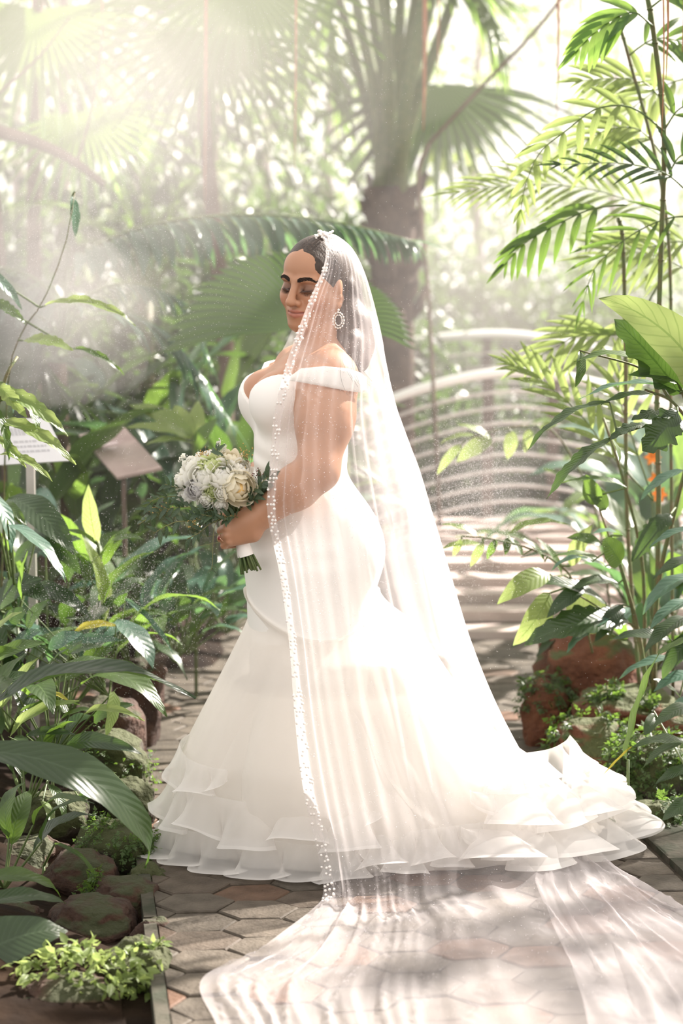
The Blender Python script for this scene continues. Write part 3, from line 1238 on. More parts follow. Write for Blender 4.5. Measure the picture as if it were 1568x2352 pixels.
isface = (hl[:, 0] > .03) & (np.abs(hl[:, 1]) < .09) & (hl[:, 2] > -.14) & (hl[:, 2] < .1)
ay = np.abs(hl[:, 1])
mw = np.clip(1 - (ay / .0275) ** 2, 0, 1)
zt = -.0685 + .0098 * mw ** .6 - .002 * np.exp(-(ay / .004) ** 2)
zb = -.0685 - .0135 * mw ** .6
lip = isface * (hl[:, 0] > .075) * (ay < .027) * soft(zt + .0006 - hl[:, 2], -.001, .001) * soft(hl[:, 2] - zb + .0006, -.001, .001)
blend(lip, (0.45, 0.17, 0.125), .85)
line = isface * (ay < .026) * (hl[:, 0] > .075) * np.exp(-((hl[:, 2] + .0683) / .0016) ** 2)
blend(line, (0.17, 0.06, 0.05), .85)  # parting of the lips painted dark, as the shade between them
for s in (-1, 1):
    ey = hl[:, 1] - s * .0335
    lid = isface * (hl[:, 0] > .055) * np.exp(-((ey / .020) ** 4)) * soft(hl[:, 2], -.0125, -.009) * (1 - soft(hl[:, 2], .006, .016))
    blend(lid, (0.13, 0.065, 0.045), .72)
    crease = isface * (hl[:, 0] > .05) * np.exp(-(((ey - s * .004) / .023) ** 4)) * np.exp(-((hl[:, 2] - .011) / .005) ** 2)
    blend(crease, (0.30, 0.15, 0.10), .45)
    lash = isface * (hl[:, 0] > .055) * np.exp(-((ey / .0185) ** 6)) * np.exp(-((hl[:, 2] + .0105 + 12 * ey ** 2 * -1 - .002) / .0042) ** 2)
    blend(lash, (0.025, 0.015, 0.013), .95)
    blush = isface * np.exp(-((hl[:, 1] - s * .050) / .02) ** 2 - ((hl[:, 2] + .038) / .02) ** 2)
    blend(blush, (0.60, 0.26, 0.18), .35)
nz_ = isface * (hl[:, 0] > .104) * np.exp(-((ay - .0070) / .004) ** 2 - ((hl[:, 2] + .0475) / .003) ** 2)
blend(nz_, (0.16, 0.07, 0.05), .8)  # nostrils darkened in the colour to stand for their inner shade
person = thing('person', BO, 'woman in a white gown and pearl veil holding a bouquet, eyes lowered', 'person')
body = link('body', mesh_np('body', V - np.array(BO), F, [M_SKIN], True, col=C), person)
bvh = BVHTree.FromPolygons([tuple(v) for v in V], [tuple(q) for q in F])


def onface(y, z, lift=.0008):
    """World point on the face at head coordinates y, z."""
    o = H(.25, y, z)
    d = RH @ Vector((-1, 0, 0))
    hit, nrm, i, dist = bvh.ray_cast(o, d, .3)
    if hit is None:
        return H(.08, y, z), RH @ Vector((1, 0, 0))
    return hit + nrm * lift, nrm


# brows: overlapping short hairs as one shaped strip each; lashes as fine curved hairs
for s in (-1, 1):
    m = MB()
    P = [(.0125, .0215), (.0205, .0242), (.030, .0265), (.040, .0268), (.049, .0238), (.0575, .0175)]
    C_ = catmull([(a, b, 0) for a, b in P], 34)
    for i in range(33):
        t = i / 32
        h = .0052 * (1 - t) ** .55 * min(1, .6 + t * 3) + .0009
        for q in range(7):
            y, z = C_[i][0], C_[i][1] - h + 2 * h * (q + .5) / 7 + rng.uniform(-.0006, .0006)
            a, na = onface(s * y, z, .0006)
            b, nb = onface(s * (y + .0045), z + (.0016 if q < 3 else -.0002) - .0012 * t, .0015)
            w = (RH @ Vector((0, 0, 1))) * .00075
            m.add([a - w, a + w, b], [(0, 1, 2)])
            m.add([a - w + na * .0006, a + w + na * .0006, b + nb * .0003], [(0, 2, 1)])
    tag(m.build('eyebrow', M_BROW, body, loc=-BO), kind='stuff')
    m = MB()
    for i in range(26):
        t = i / 25
        y = .0175 + .032 * t
        z = -.0085 - .0042 * math.sin(PI * min(1, t * .95)) + .003 * max(0, t - .75)
        a, na = onface(s * y, z, .0003)
        dn = (na * .55 + (RH @ Vector((0, s * (t - .35) * .9, -.75)))).normalized()
        l = .006 + .004 * t
        m.tube([a, a + dn * l * .55, a + dn * l + na * l * .25], [.0005, .0004, .0001], 4)
    tag(m.build('eyelash', M_BROW, body, loc=-BO), kind='stuff')

# hair: a close cap with a parting, gathered behind and falling down her back
hx = axis((-.26, .13, .0029))
HAIR = Field(hx, axis((-.14, .22, .0029)), axis((1.30, 1.76, .0029)))
HAIR.ell(H(-.016, 0, .029), (.103, .0835, .0965), RH, .01)
HAIR.ell(H(.042, 0, .047), (.0485, .064, .0510), RH, .012)
sl = (slice(None),) * 3
X, Y, Z = HAIR.pts(sl)
Q = np.stack([X - HC.x, Y - HC.y, Z - HC.z], -1) @ Ri.astype(np.float32)
ahy = np.abs(Q[..., 1])
g = Q[..., 2] * .85 - Q[..., 0] * .80 + ahy * .30 + .0115 - .006 * np.sin(ahy * 42)
HAIR.d = np.maximum(HAIR.d, -g * .75)
HAIR.d += (.0022 * np.exp(-(Q[..., 1] / .004) ** 2) * (Q[..., 2] > .03)).astype(np.float32)           # parting
back = [H(-.085, 0, .02), H(-.105, .012, -.05), B(-.105, .03, 1.47), B(-.118, .04, 1.41), B(-.122, .045, 1.365)]
HAIR.chain(back, [.060, .057, .052, .046, .030], .03)
HAIR.chain([H(-.06, .062, -.02), H(-.075, .062, -.07), B(-.085, .085, 1.42), B(-.10, .10, 1.33)], [.026, .030, .034, .022], .02)
Vh, Fh = HAIR.skin()
hair = link('hair', mesh_np('hair', relax(Vh, Fh, 5, .5) - np.array(BO), Fh, [M_HAIR]), person)
hair.matrix_parent_inverse = Matrix()
m = MB()
for i in range(7):
    a = at(782 + i * 6 + rng.uniform(-4, 4), 815 + rng.uniform(-10, 10), -.235)
    L, bend, ph = rng.uniform(.07, .11), rng.uniform(.015, .045), rng.uniform(0, 3)
    c = [a + Vector((bend * (q / 6) ** 1.6 + .003 * math.sin(q * .9 + ph), -.034 * min(1, q / 2.5), -L * q / 6)) for q in range(7)]
    m.tube(catmull([tuple(p) for p in c], 20), [.00045] * 20, 3)
tag(link('loose_hair', m.mesh('loose_hair', [M_HAIR]), hair, loc=-BO), kind='stuff')

# ------------------------------------------------------------------ gown
DR = Field(axis((-.42, .24, .0042)), axis((-.33, .33, .0042)), axis((.40, .80, .008), (.80, 1.37, .0040)))
torso(DR, .006)
DR.ell(B(.0, 0, .86), (.17, .19, .20), RB, .05)
DR.cap(B(.0, 0, .80), B(.01, 0, .45), .185, .165, .05)
X, Y, Z = DR.pts((slice(None),) * 3)
ff = (X - BO.x) * BF.x + (Y - BO.y) * BF.y
ss = (X - BO.x) * BS.x + (Y - BO.y) * BS.y
front = np.clip((ff + .03) / .10, 0, 1)
neck = (1.252 + .85 * np.maximum(np.abs(ss) - .012, 0) - .0 * ss)
neck = np.minimum(neck, 1.338 - .05 * np.clip((.06 - ff) / .1, 0, 1)) * front + (1.285) * (1 - front)
DR.d = np.maximum(DR.d, Z - neck)
# soft drag folds at the waist and over the hip
DR.d += (.0026 * np.sin(Z * 120 + ss * 22 + np.sin(ff * 25) * 1.5) * np.exp(-((Z - 1.06) / .06) ** 2) * (ff > 0)).astype(np.float32)
DR.d += (.0022 * np.sin(Z * 85 - ss * 30) * np.exp(-((Z - .86) / .05) ** 2) * (ff > -.02)).astype(np.float32)
Vd, Fd = DR.skin()
gown = link('gown', mesh_np('gown', relax(Vd, Fd, 1, .4) - np.array(BO), Fd, [M_SATIN]), person)

# off-shoulder band round the near arm: a curved strap of doubled satin
n, mm = 40, 7
V = []
for lay in (0, 1):
    for i in range(n):
        t = i / (n - 1)
        px = 664 + (842 - 664) * t
        depth = -.165 - .098 * math.sin(PI * min(1, max(0, .04 + .93 * t))) ** .6 + (.03 if t < .02 else 0)
        top = np.interp(t, [0, .15, .45, .75, .92, 1], [866, 846, 841, 846, 856, 868])
        bot = np.interp(t, [0, .08, .4, .75, .95, 1], [874, 876, 886, 898, 902, 896])
        for j in range(mm):
            u = j / (mm - 1)
            p = at(px, top + (bot - top) * u, depth - .006 * math.sin(PI * u) + lay * .006)
            V.append(p[:])
V = np.array(V) - np.array(BO)
F = grid_faces(n, mm)
N = n * mm
rim = [i * mm for i in range(n)] + [(n - 1) * mm + j for j in range(1, mm)] + [i * mm + mm - 1 for i in range(n - 2, -1, -1)] + [j for j in range(mm - 2, 0, -1)]
FF = [list(q) for q in F] + [[a + N for a in q[::-1]] for q in F] + [[rim[i], rim[(i + 1) % len(rim)], rim[(i + 1) % len(rim)] + N, rim[i] + N] for i in range(len(rim))]
link('shoulder_band', mesh_np('shoulder_band', V, FF, [M_SATIN]), gown)
V2 = V.copy()
# the far band, mirrored through her middle plane
W = V2 @ np.array(RB)
W[:, 1] *= -1
link('shoulder_band', mesh_np('shoulder_band', W @ np.array(RB).T, [q[::-1] for q in FF], [M_SATIN]), gown)

# ------------------------------------------------------------------ tulle skirt, ruffles, veil
M_TULLE = sheer_mat('tulle', (0.93, 0.905, 0.87), body=.62, edge=.95, tl=.55)
M_ORGANZA = sheer_mat('organza', (0.93, 0.91, 0.885), body=.40, edge=.93, tl=.5)
M_BRAID = sheer_mat('organza_edge', (0.93, 0.91, 0.885), body=.52, edge=.96, tl=.45)
M_VEIL = sheer_mat('veil_net', (0.90, 0.855, 0.86), body=.095, edge=.50, tl=.5, edge_pow=.40)
M_VEILEDGE = sheer_mat('veil_hem', (0.90, 0.86, 0.84), body=.22, edge=.6, tl=.5)
M_GLINT = plain('glitter', (0.95, 0.92, 0.95), 0.12, 0.9, 0.9)


def zpx(py):
    return at(784, py, 0).z


# rows: height (as a photograph row at her depth), front x, back x, near depth, far depth
SK = np.array([(1352, 598, 900, -.19, .20), (1450, 556, 970, -.24, .25), (1550, 506, 1035, -.28, .32), (1650, 454, 1105, -.315, .37),
               (1720, 418, 1175, -.34, .40), (1780, 396, 1260, -.35, .42), (1850, 376, 1335, -.35, .43), (1940, 362, 1390, -.335, .43)], float)


def skirt_mesh(inset, seam, folds, n=46, m=190, seed=0, ztop=1352):
    rr = np.random.default_rng(seed)
    py = np.linspace(ztop, 1942, n)
    th = np.linspace(0, 2 * PI, m, endpoint=False)
    k = rr.integers(5, 9, 3), rr.integers(11, 17, 3), rr.integers(20, 30, 2)
    ph = rr.uniform(0, 6.28, 9)
    V = np.zeros((n, m, 3))
    for i, p in enumerate(py):
        u = (p - 1352) / 590
        fx, bx, yn, yf = [np.interp(p, SK[:, 0], SK[:, q]) for q in range(1, 5)]
        x0 = at(fx, p, 0).x + inset
        x1 = at(bx, p, 0).x - inset
        c = np.array(((x0 + x1) / 2, (yn + yf) / 2))
        w = 0
        for j, q in enumerate(k[0]):
            w = w + .40 * np.sin(q * th + ph[j] + u * 1.2)
        for j, q in enumerate(k[1]):
            w = w + .36 * np.sin(q * th + ph[3 + j] + u * .8)
        for j, q in enumerate(k[2]):
            w = w + .18 * np.sin(q * th + ph[6 + j])
        rad = 1 + folds * w * u ** .8
        V[i, :, 0] = c[0] - np.cos(th) * (x1 - x0) / 2 * rad
        V[i, :, 1] = c[1] - np.sin(th) * ((yf - yn) / 2 - inset) * rad
        z = zpx(p)
        if seam:
            z = z - .115 * np.clip(np.sin(th), 0, 1) ** 1.2 * (1 - u) ** 2.2
        V[i, :, 2] = np.maximum(z, .012)
    if seam:                                        # the seam hugs the fitted gown
        for i in range(n):
            wgt = max(0.0, 1 - i / 7.0) ** 1.3
            if wgt <= 0:
                break
            for j in range(m):
                p = Vector(V[i, j])
                hit, nrm, fi_, dist = gown_bvh.find_nearest(p)
                if hit is not None:
                    q = hit + Vector((nrm.x, nrm.y, 0)) * (.006 + inset * .2)
                    V[i, j] = np.array(p.lerp(Vector((q.x, q.y, p.z)), wgt))
    return V.reshape(-1, 3), grid_faces(n, m, True)


gown_bvh = BVHTree.FromPolygons([tuple(v) for v in Vd], [tuple(q) for q in Fd])
V, F = skirt_mesh(.050, False, .018, seed=4, ztop=1570)
link('lining', mesh_np('lining', V - np.array(BO), F[:, ::-1], [M_SATIN]), gown)
for i, (ins, fd, sd) in enumerate(((.0, .055, 2), (.014, .045, 9))):
    V, F = skirt_mesh(ins, True, fd, seed=sd, n=50, m=240)
    link('tulle_layer', mesh_np('tulle_layer', V - np.array(BO), F[:, ::-1], [M_TULLE]), gown)


def ruffle(pts, drop, flare, loops, A, Bt, seed, up=0.0, n=560, rows=11):
    """A fluted organza frill along a curve; its lower edge swings out in loops and dies away at both ends."""
    r = random.Random(seed)
    C = catmull([tuple(p) for p in pts], n)
    ws = [r.uniform(.55, 1.6) for _ in range(int(loops))]
    hs = [r.uniform(.7, 1.25) for _ in ws]
    cum_ = np.concatenate([[0], np.cumsum(ws)])
    V = np.zeros((rows, n, 3))
    for i in range(n):
        e = i / (n - 1)
        s_ = e * cum_[-1]
        a = min(len(ws) - 1, int(np.searchsorted(cum_, s_, side='right')) - 1)
        f_ = (s_ - cum_[a]) / ws[a]
        ph = 2 * PI * (a + f_)
        am = (hs[a] * (1 - f_) + hs[min(a + 1, len(ws) - 1)] * f_)
        end = min(1.0, e / .06, (1 - e) / .06) ** .6
        T = C[min(i + 1, n - 1)] - C[max(i - 1, 0)]
        T[2] *= .3
        T /= np.linalg.norm(T)
        N = np.array((T[1], -T[0], 0))
        N /= np.linalg.norm(N)
        for j in range(rows):
            u = j / (rows - 1)
            g = u ** 1.35 * am * end
            p = C[i] + N * (flare * u * end - .006 * (1 - u)) + np.array((0, 0, -drop * u * (.3 + .7 * end) + up * math.sin(PI * u) + .018 * g * math.sin(ph * .5 + seed) + .030 * u ** 3 * am * end * (1 + math.cos(ph)) / 2))
            p = p + g * (N * A * math.cos(ph) + T * Bt * math.sin(ph)) + N * .004 * u * math.sin(ph * 3.3 + seed)
            p[2] = max(p[2], .010 + .004 * math.sin(ph))
            V[j, i] = p
    F = grid_faces(rows, n)
    fm = np.zeros(len(F), int)
    fm[-(n - 1):] = 1
    return link('ruffle', mesh_np('ruffle', V.reshape(-1, 3) - np.array(BO), F, [M_ORGANZA, M_BRAID], fm=fm), gown)


def pp(L):
    return [at(*q) for q in L]


# tiers at the front, from the far left round the near side
ruffle(pp([(478, 1830, .25), (400, 1855, .10), (368, 1880, -.05), (415, 1905, -.19), (520, 1922, -.28), (640, 1930, -.325), (742, 1935, -.35), (840, 1925, -.36)]), .135, .045, 9, .042, .058, 1)
ruffle(pp([(480, 1740, .22), (412, 1755, .08), (388, 1778, -.05), (425, 1810, -.18), (530, 1838, -.27), (640, 1848, -.315), (770, 1846, -.345), (880, 1840, -.35)]), .125, .035, 8, .034, .046, 2)
ruffle(pp([(492, 1660, .16), (440, 1680, .05), (408, 1705, -.05), (425, 1740, -.14), (470, 1760, -.20), (520, 1770, -.24)]), .10, .025, 4, .030, .038, 3)
# near side, under the veil, towards the train
ruffle(pp([(820, 1925, -.36), (930, 1912, -.355), (1030, 1900, -.33), (1140, 1885, -.29), (1250, 1870, -.24)]), .10, .05, 7, .040, .055, 4)
# tiers of the train, on the right
ruffle(pp([(1060, 1905, -.33), (1200, 1905, -.27), (1330, 1890, -.17), (1400, 1855, -.03), (1385, 1815, .10), (1300, 1780, .22)]), .085, .085, 9, .070, .085, 5, up=.02)
ruffle(pp([(1080, 1820, -.31), (1210, 1815, -.24), (1310, 1800, -.13), (1365, 1770, .0), (1350, 1748, .10), (1310, 1725, .17)]), .10, .065, 8, .060, .075, 6, up=.02)
ruffle(pp([(1080, 1745, -.27), (1170, 1735, -.20), (1260, 1722, -.08), (1300, 1704, .02), (1312, 1690, .09)]), .10, .045, 5, .050, .060, 7, up=.015)

# veil: columns run near front edge, near side, near back, outline at her back, far side, far front edge
VR = [
    [(736, 541, -.02), (750, 536, -.02), (764, 537, .0), (777, 543, .02), (766, 541, .05), (742, 543, .05)],
    [(748, 566, -.082), (764, 561, -.092), (787, 562, -.066), (808, 570, .0), (788, 566, .075), (738, 566, .085)],
    [(742, 615, -.108), (768, 615, -.128), (806, 615, -.108), (834, 620, .0), (806, 615, .11), (730, 615, .105)],
    [(710, 690, -.135), (752, 690, -.150), (812, 690, -.140), (856, 692, .0), (812, 690, .14), (700, 690, .13)],
    [(680, 770, -.175), (738, 770, -.21), (820, 770, -.21), (874, 770, .0), (812, 770, .2), (664, 775, .13)],
    [(653, 850, -.255), (722, 850, -.295), (818, 850, -.295), (889, 850, -.03), (820, 850, .26), (640, 838, .18)],
    [(630, 950, -.285), (706, 950, -.345), (816, 950, -.31), (915, 950, -.05), (840, 950, .26), (655, 930, .24)],
    [(619, 1080, -.330), (702, 1080, -.375), (832, 1080, -.32), (962, 1078, -.05), (850, 1080, .26), (665, 1060, .25)],
    [(614, 1180, -.335), (704, 1180, -.380), (850, 1180, -.32), (992, 1178, -.05), (860, 1180, .28), (670, 1170, .26)],
    [(642, 1320, -.33), (724, 1320, -.37), (872, 1320, -.33), (1034, 1318, -.05), (880, 1320, .32), (690, 1310, .28)],
    [(664, 1480, -.36), (748, 1480, -.41), (902, 1480, -.37), (1083, 1478, -.06), (920, 1480, .38), (700, 1470, .34)],
    [(676, 1640, -.42), (772, 1640, -.46), (934, 1640, -.42), (1150, 1640, -.08), (980, 1640, .44), (720, 1630, .42)],
    [(694, 1800, -.43), (802, 1800, -.48), (968, 1800, -.45), (1240, 1800, -.12), (1060, 1790, .48), (760, 1780, .48)],
    [(722, 1930, -.41), (828, 1945, -.475), (1004, 1935, -.43), (1345, 1938, -.16), (1180, 1860, .3), (900, 1850, .5)],
]
VG = [
    [(742, 2045), (842, 2075), (1012, 2058), (1408, 2012), (1340, 1985), (1200, 1950)],
    [(715, 2092), (832, 2135), (1062, 2122), (1485, 2068), (1390, 2050), (1230, 2040)],
    [(610, 2185), (792, 2218), (1082, 2205), (1605, 2142), (1480, 2130), (1260, 2120)],
    [(465, 2250), (742, 2292), (1102, 2295), (1755, 2240), (1580, 2220), (1300, 2210)],
    [(492, 2345), (762, 2372), (1132, 2392), (1860, 2365), (1680, 2340), (1340, 2320)],
    [(560, 2470), (802, 2480), (1162, 2500), (1900, 2500), (1740, 2470), (1360, 2450)],
]
rows = [[tuple(at(*q)) for q in r] for r in VR] + [[tuple(atz(q[0], q[1], .014 if i < 4 else .009)) for i, q in enumerate(r)] for r in VG]
R0 = np.array(rows)
NS, NT = 210, 300
acr = np.stack([catmull(r, NS) for r in R0])
# along the length at even spacing
seg = np.linalg.norm(np.diff(R0[:, 1], axis=0), axis=1)
cum = np.concatenate([[0], np.cumsum(seg)])
tk = np.interp(np.linspace(0, cum[-1], NT), cum, np.arange(len(rows)))
G = np.zeros((NT, NS, 3))
ii = np.minimum(tk.astype(int), len(rows) - 2)
uu = (tk - ii)[:, None, None]
g = lambda j: acr[np.clip(j, 0, len(rows) - 1)]
p0, p1, p2, p3 = g(ii - 1), g(ii), g(ii + 1), g(ii + 2)
G = 0.5 * (2 * p1 + (p2 - p0) * uu + (2 * p0 - 5 * p1 + 4 * p2 - p3) * uu ** 2 + (3 * p1 - p0 - 3 * p2 + p3) * uu ** 3)
du = np.gradient(G, axis=1)
dv = np.gradient(G, axis=0)
N = np.cross(du, dv)
N /= np.linalg.norm(N, axis=2)[:, :, None] + 1e-12
s = np.linspace(0, 1, NS)[None, :]
t = tk[:, None] / (len(rows) - 1)
amp = np.interp(tk, [0, 2, 5, 8, 12, 14, 16, 19], [.0, .002, .006, .010, .014, .020, .024, .024])[:, None]
fl = np.interp(tk, [12.5, 14.5], [0, 1])[:, None]
edgefade = np.clip(s / .05, 0, 1) ** .7
drift = 2.2 * np.sin(t * 3.1)
w = (.55 * np.abs(np.sin(s * 34 + drift + 1.5 * np.sin(s * 9))) + .4 * np.abs(np.sin(s * 61 + drift * 1.4 + 2.1)) ** 2 + .25 * np.sin(s * 120 + drift * 2 + 3 * np.sin(s * 14)))
wf = .9 * np.abs(np.sin(s * 33 + drift + 1.3 * np.sin(t * 5 + s * 6))) ** 6 + .7 * np.abs(np.sin(s * 57 + drift * 1.5 + 2.0 * np.sin(s * 9 + t * 4))) ** 8
stretch = np.stack([s * 15 + t * 7 + 0 * t, t * 4.5 + 0 * s, 0 * s * t], -1).reshape(-1, 3)
nz = vnoise(stretch, 1.0, 8).reshape(NT, NS)
nz2 = vnoise(stretch * np.array([2.4, 1.7, 1]), 1.0, 9).reshape(NT, NS)
wf = wf * (.45 + .55 * np.clip(nz + .5, 0, 1)) + .55 * np.maximum(0, 1 - np.abs(nz) * 4.5) ** 2 + .35 * np.maximum(0, 1 - np.abs(nz2) * 3.5) ** 2
out = (w - .3) * amp * (1 - fl) * edgefade
G2 = G - N * out[:, :, None] * np.where(N[:, :, 1:2] > 0, 1, -1) * np.where((s < .55)[..., None], 1, -1)
G2[:, :, 2] += fl * wf * amp * .8
G2[:, :, 2] = np.maximum(G2[:, :, 2], .006)
VEILG = G2
veil = link('veil', mesh_np('veil', G2.reshape(-1, 3) - np.array(BO), grid_faces(NT, NS), [M_VEIL]), person)
k = 11
i1 = int(np.searchsorted(tk, 13))
hem = VEILG[:i1, :k] + np.array((0, -.0015, 0))
# the doubled hem folds back from the edge down to the forearm
link('veil_hem', mesh_np('veil_hem', hem.reshape(-1, 3) - np.array(BO), grid_faces(i1, k), [M_VEILEDGE]), veil)

iv, fi = ico(2, 1)
pearl = mesh_np('pearl', iv, fi, [M_PEARL])
pr = random.Random(3)


def put_pearl(p, r, parent):
    o = link('pearl', pearl, parent)
    o.matrix_basis = Matrix.Translation(Vector(p) - BO) @ Matrix.Diagonal((r, r, r, 1))


it_end = int(np.searchsorted(tk, 14.6))
arc = np.concatenate([[0], np.cumsum(np.linalg.norm(np.diff(VEILG[:it_end, 3], axis=0), axis=1))])
last = []
cnt = 0
for i in range(1500):
    if cnt >= 248:
        break
    d = pr.random() * arc[-1]
    k = int(np.searchsorted(arc, d))
    k = min(max(k, 1), it_end - 2)
    wid = float(np.interp(tk[k], [0, 2, 5, 8, 13, 14.6], [20, 17, 12, 10, 12, 12]))
    q = pr.random() * wid + .5
    j = int(q)
    p = VEILG[k, j] * (1 - (q - j)) + VEILG[k, j + 1] * (q - j)
    p = p + np.array((0, -.0032, 0))
    if any((p[0] - a[0]) ** 2 + (p[1] - a[1]) ** 2 + (p[2] - a[2]) ** 2 < .0085 ** 2 for a in last):
        continue
    last.append(p)
    cnt += 1
    put_pearl(p, pr.choice((.0033, .0037, .0041)), veil)

# pearl comb on the crown
comb = MB()
cp = [at(x, y, yy) for x, y, yy in ((722, 541, -.03), (738, 536, -.02), (752, 535, .0), (764, 540, .02))]
comb.tube(catmull([tuple(p) for p in cp], 12), [.0025] * 12, 6)
comb = link('headpiece', comb.mesh('headpiece', [M_GEM]), person, loc=-BO)
for i in range(40):
    u = pr.random() * 3
    k = int(min(u, 2))
    p = cp[k].lerp(cp[k + 1], u - k) + Vector((pr.uniform(-.008, .008), pr.uniform(-.022, .006), pr.uniform(-.010, .008)))
    o = link('pearl', pearl, comb)
    r = pr.choice((.0032, .0038, .0044))
    o.matrix_basis = Matrix.Translation(p) @ Matrix.Diagonal((r, r, r, 1))

# glitter caught in the net
OCT = np.array([(1, 0, 0), (-1, 0, 0), (0, 1, 0), (0, -1, 0), (0, 0, 1), (0, 0, -1)], float)
OF = np.array([(0, 2, 4), (2, 1, 4), (1, 3, 4), (3, 0, 4), (2, 0, 5), (1, 2, 5), (3, 1, 5), (0, 3, 5)])


def specks(name, P, r, mat, parent=None, off=None):
    P = np.asarray(P, float)
    n = len(P)
    r = np.asarray(r, float)
    V = (P[:, None, :] + OCT[None] * r[:, None, None]).reshape(-1, 3)
    F = (np.arange(n)[:, None, None] * 6 + OF[None]).reshape(-1, 3)
    if off is not None:
        V = V - np.array(off)
    return tag(link(name, mesh_np(name, V, F, [mat], False), parent), kind='stuff')


n = 7500
a = nrng.random(n) ** .85 * (NT - 2)
b = nrng.random(n) * NS * .56
P = VEILG[a.astype(int), np.minimum(b.astype(int), NS - 1)] + nrng.normal(size=(n, 3)) * .0012
P = P + (VEILG[np.minimum(a.astype(int) + 1, NT - 1), np.minimum(b.astype(int) + 1, NS - 1)] - VEILG[a.astype(int), np.minimum(b.astype(int), NS - 1)]) * nrng.random((n, 1))
specks('glitter', P, nrng.uniform(.0005, .0013, n) * np.where(nrng.random(n) < .15, 1.35, 1), M_GLINT, veil, BO)

# earring: an oval of crystals under a small stud
er = MB()
e0 = at(777, 712, -.105)
er.add(ico(1, .0042)[0] + np.array(e0), ico(1)[1])
for ring, (ra, rb_, k) in enumerate(((.0150, .0215, 15), (.0095, .0145, 10))):
    for i in range(k):
        q = 2 * PI * i / k
        c = e0 + Vector((ra * math.cos(q), -.002 + .003 * ring, -.028 + rb_ * math.sin(q)))
        vv, f2 = ico(1, .0031 - .0006 * ring)
        er.add(vv + np.array(c), f2)
    C_ = [e0 + Vector((ra * math.cos(2 * PI * i / 20), .001, -.028 + rb_ * math.sin(2 * PI * i / 20))) for i in range(21)]
    er.tube(C_, [.0011] * 21, 5)
tag(link('earring', er.mesh('earring', [M_GEM]), person, loc=-BO), 'crystal drop earring')
# rings on the near hand
kn, q1, q2, q3 = FING[2]
rm = MB()
c0 = kn.lerp(q1, .55)
dr = (q1 - kn).normalized()
ax = dr.orthogonal().normalized()
ay_ = dr.cross(ax)
rm.tube([c0 + (ax * math.cos(2 * PI * i / 20) + ay_ * math.sin(2 * PI * i / 20)) * .0112 for i in range(21)], [.0018] * 21, 6)
ring = link('ring', rm.mesh('ring', [M_GOLD]), person, loc=-BO)
sv, sf = ico(1, .0058)
st = c0 + Vector((-.010, -.006, -.002))
link('stone', mesh_np('stone', sv * np.array((.8, .8, 1.1)) + np.array(st), sf, [M_RUBY], False), ring)

# ================================================================== bouquet
BQ = at(547, 1215, -.205)
AX = (at(515, 1120, -.205) - at(570, 1318, -.205)).normalized()     # from the stem ends to the blooms
bq = thing('bouquet', BQ, 'round bouquet of white and cream roses with trailing greenery held by the woman', 'bouquet')
M_WHITE = plain('white_petal', (0.94, 0.93, 0.87), 0.6, 0.25)
M_CREAM = plain('cream_petal', (0.92, 0.87, 0.71), 0.6, 0.25)
M_GREENW = plain('lime_petal', (0.66, 0.72, 0.38), 0.6, 0.25)
M_GREY = plain('grey_petal', (0.76, 0.75, 0.74), 0.75, 0.2)
for q in (M_WHITE, M_CREAM, M_GREENW, M_GREY):
    _nt = q.node_tree
    _t = _nt.nodes.new('ShaderNodeBsdfTranslucent')
    _t.inputs['Color'].default_value = q.node_tree.nodes['Principled BSDF'].inputs['Base Color'].default_value
    _x = _nt.nodes.new('ShaderNodeMixShader')
    _x.inputs['Fac'].default_value = .42
    _nt.links.new(_nt.nodes['Principled BSDF'].outputs['BSDF'], _x.inputs[1])
    _nt.links.new(_t.outputs['BSDF'], _x.inputs[2])
    _nt.links.new(_x.outputs['Shader'], _nt.nodes['Material Output'].inputs['Surface'])
for q in (M_WHITE, M_CREAM, M_GREENW):
    q.node_tree.nodes['Principled BSDF'].inputs['Subsurface Weight'].default_value = .15
    q.node_tree.nodes['Principled BSDF'].inputs['Subsurface Radius'].default_value = (.01, .01, .006)
M_GOLDBERRY = plain('golden_berry', (0.55, 0.36, 0.11), 0.5, 0.4)
M_REDBERRY = plain('dark_berry', (0.16, 0.05, 0.04), 0.5, 0.4)
M_HEART = plain('rose_heart', (0.80, 0.55, 0.22), 0.6, 0.2)


def petal_mesh(mat, R, th, hw, curl, seed):
    """One cupped petal: a patch of a bowl, tucked in on one side, its lip rolled a little outwards."""
    V, n = [], 7
    for i in range(n):
        u = i / (n - 1)
        for j in range(n):
            v = (j / (n - 1) - .5) * 2
            top = math.radians(th + 20 * v * v + 4 * math.sin(v * 4 + seed))
            t = math.radians(158) * (1 - u) + top * u
            az = v * math.radians(hw) * (.55 + .45 * math.sin(PI * min(1, u * .85 + .15)))
            r = R * (1 + .055 * v + curl * max(0, u - .78) / .22 * (1 - .4 * abs(v)))
            V.append((r * math.sin(t) * math.sin(az), -r * math.sin(t) * math.cos(az), r * math.cos(t) * .92))
    return mesh_np('petal', V, grid_faces(n, n)[:, ::-1], [mat])


RINGS = ((3, .42, 8, 75, .02), (5, .60, 24, 55, .06), (6, .80, 42, 48, .10), (7, .98, 62, 42, .16))
PET = {k: [petal_mesh(m, R, th, hw, q, s) for s, (n_, R, th, hw, q) in enumerate(RINGS)] for k, m in (('w', M_WHITE), ('c', M_CREAM), ('g', M_GREENW), ('a', M_GREY))}


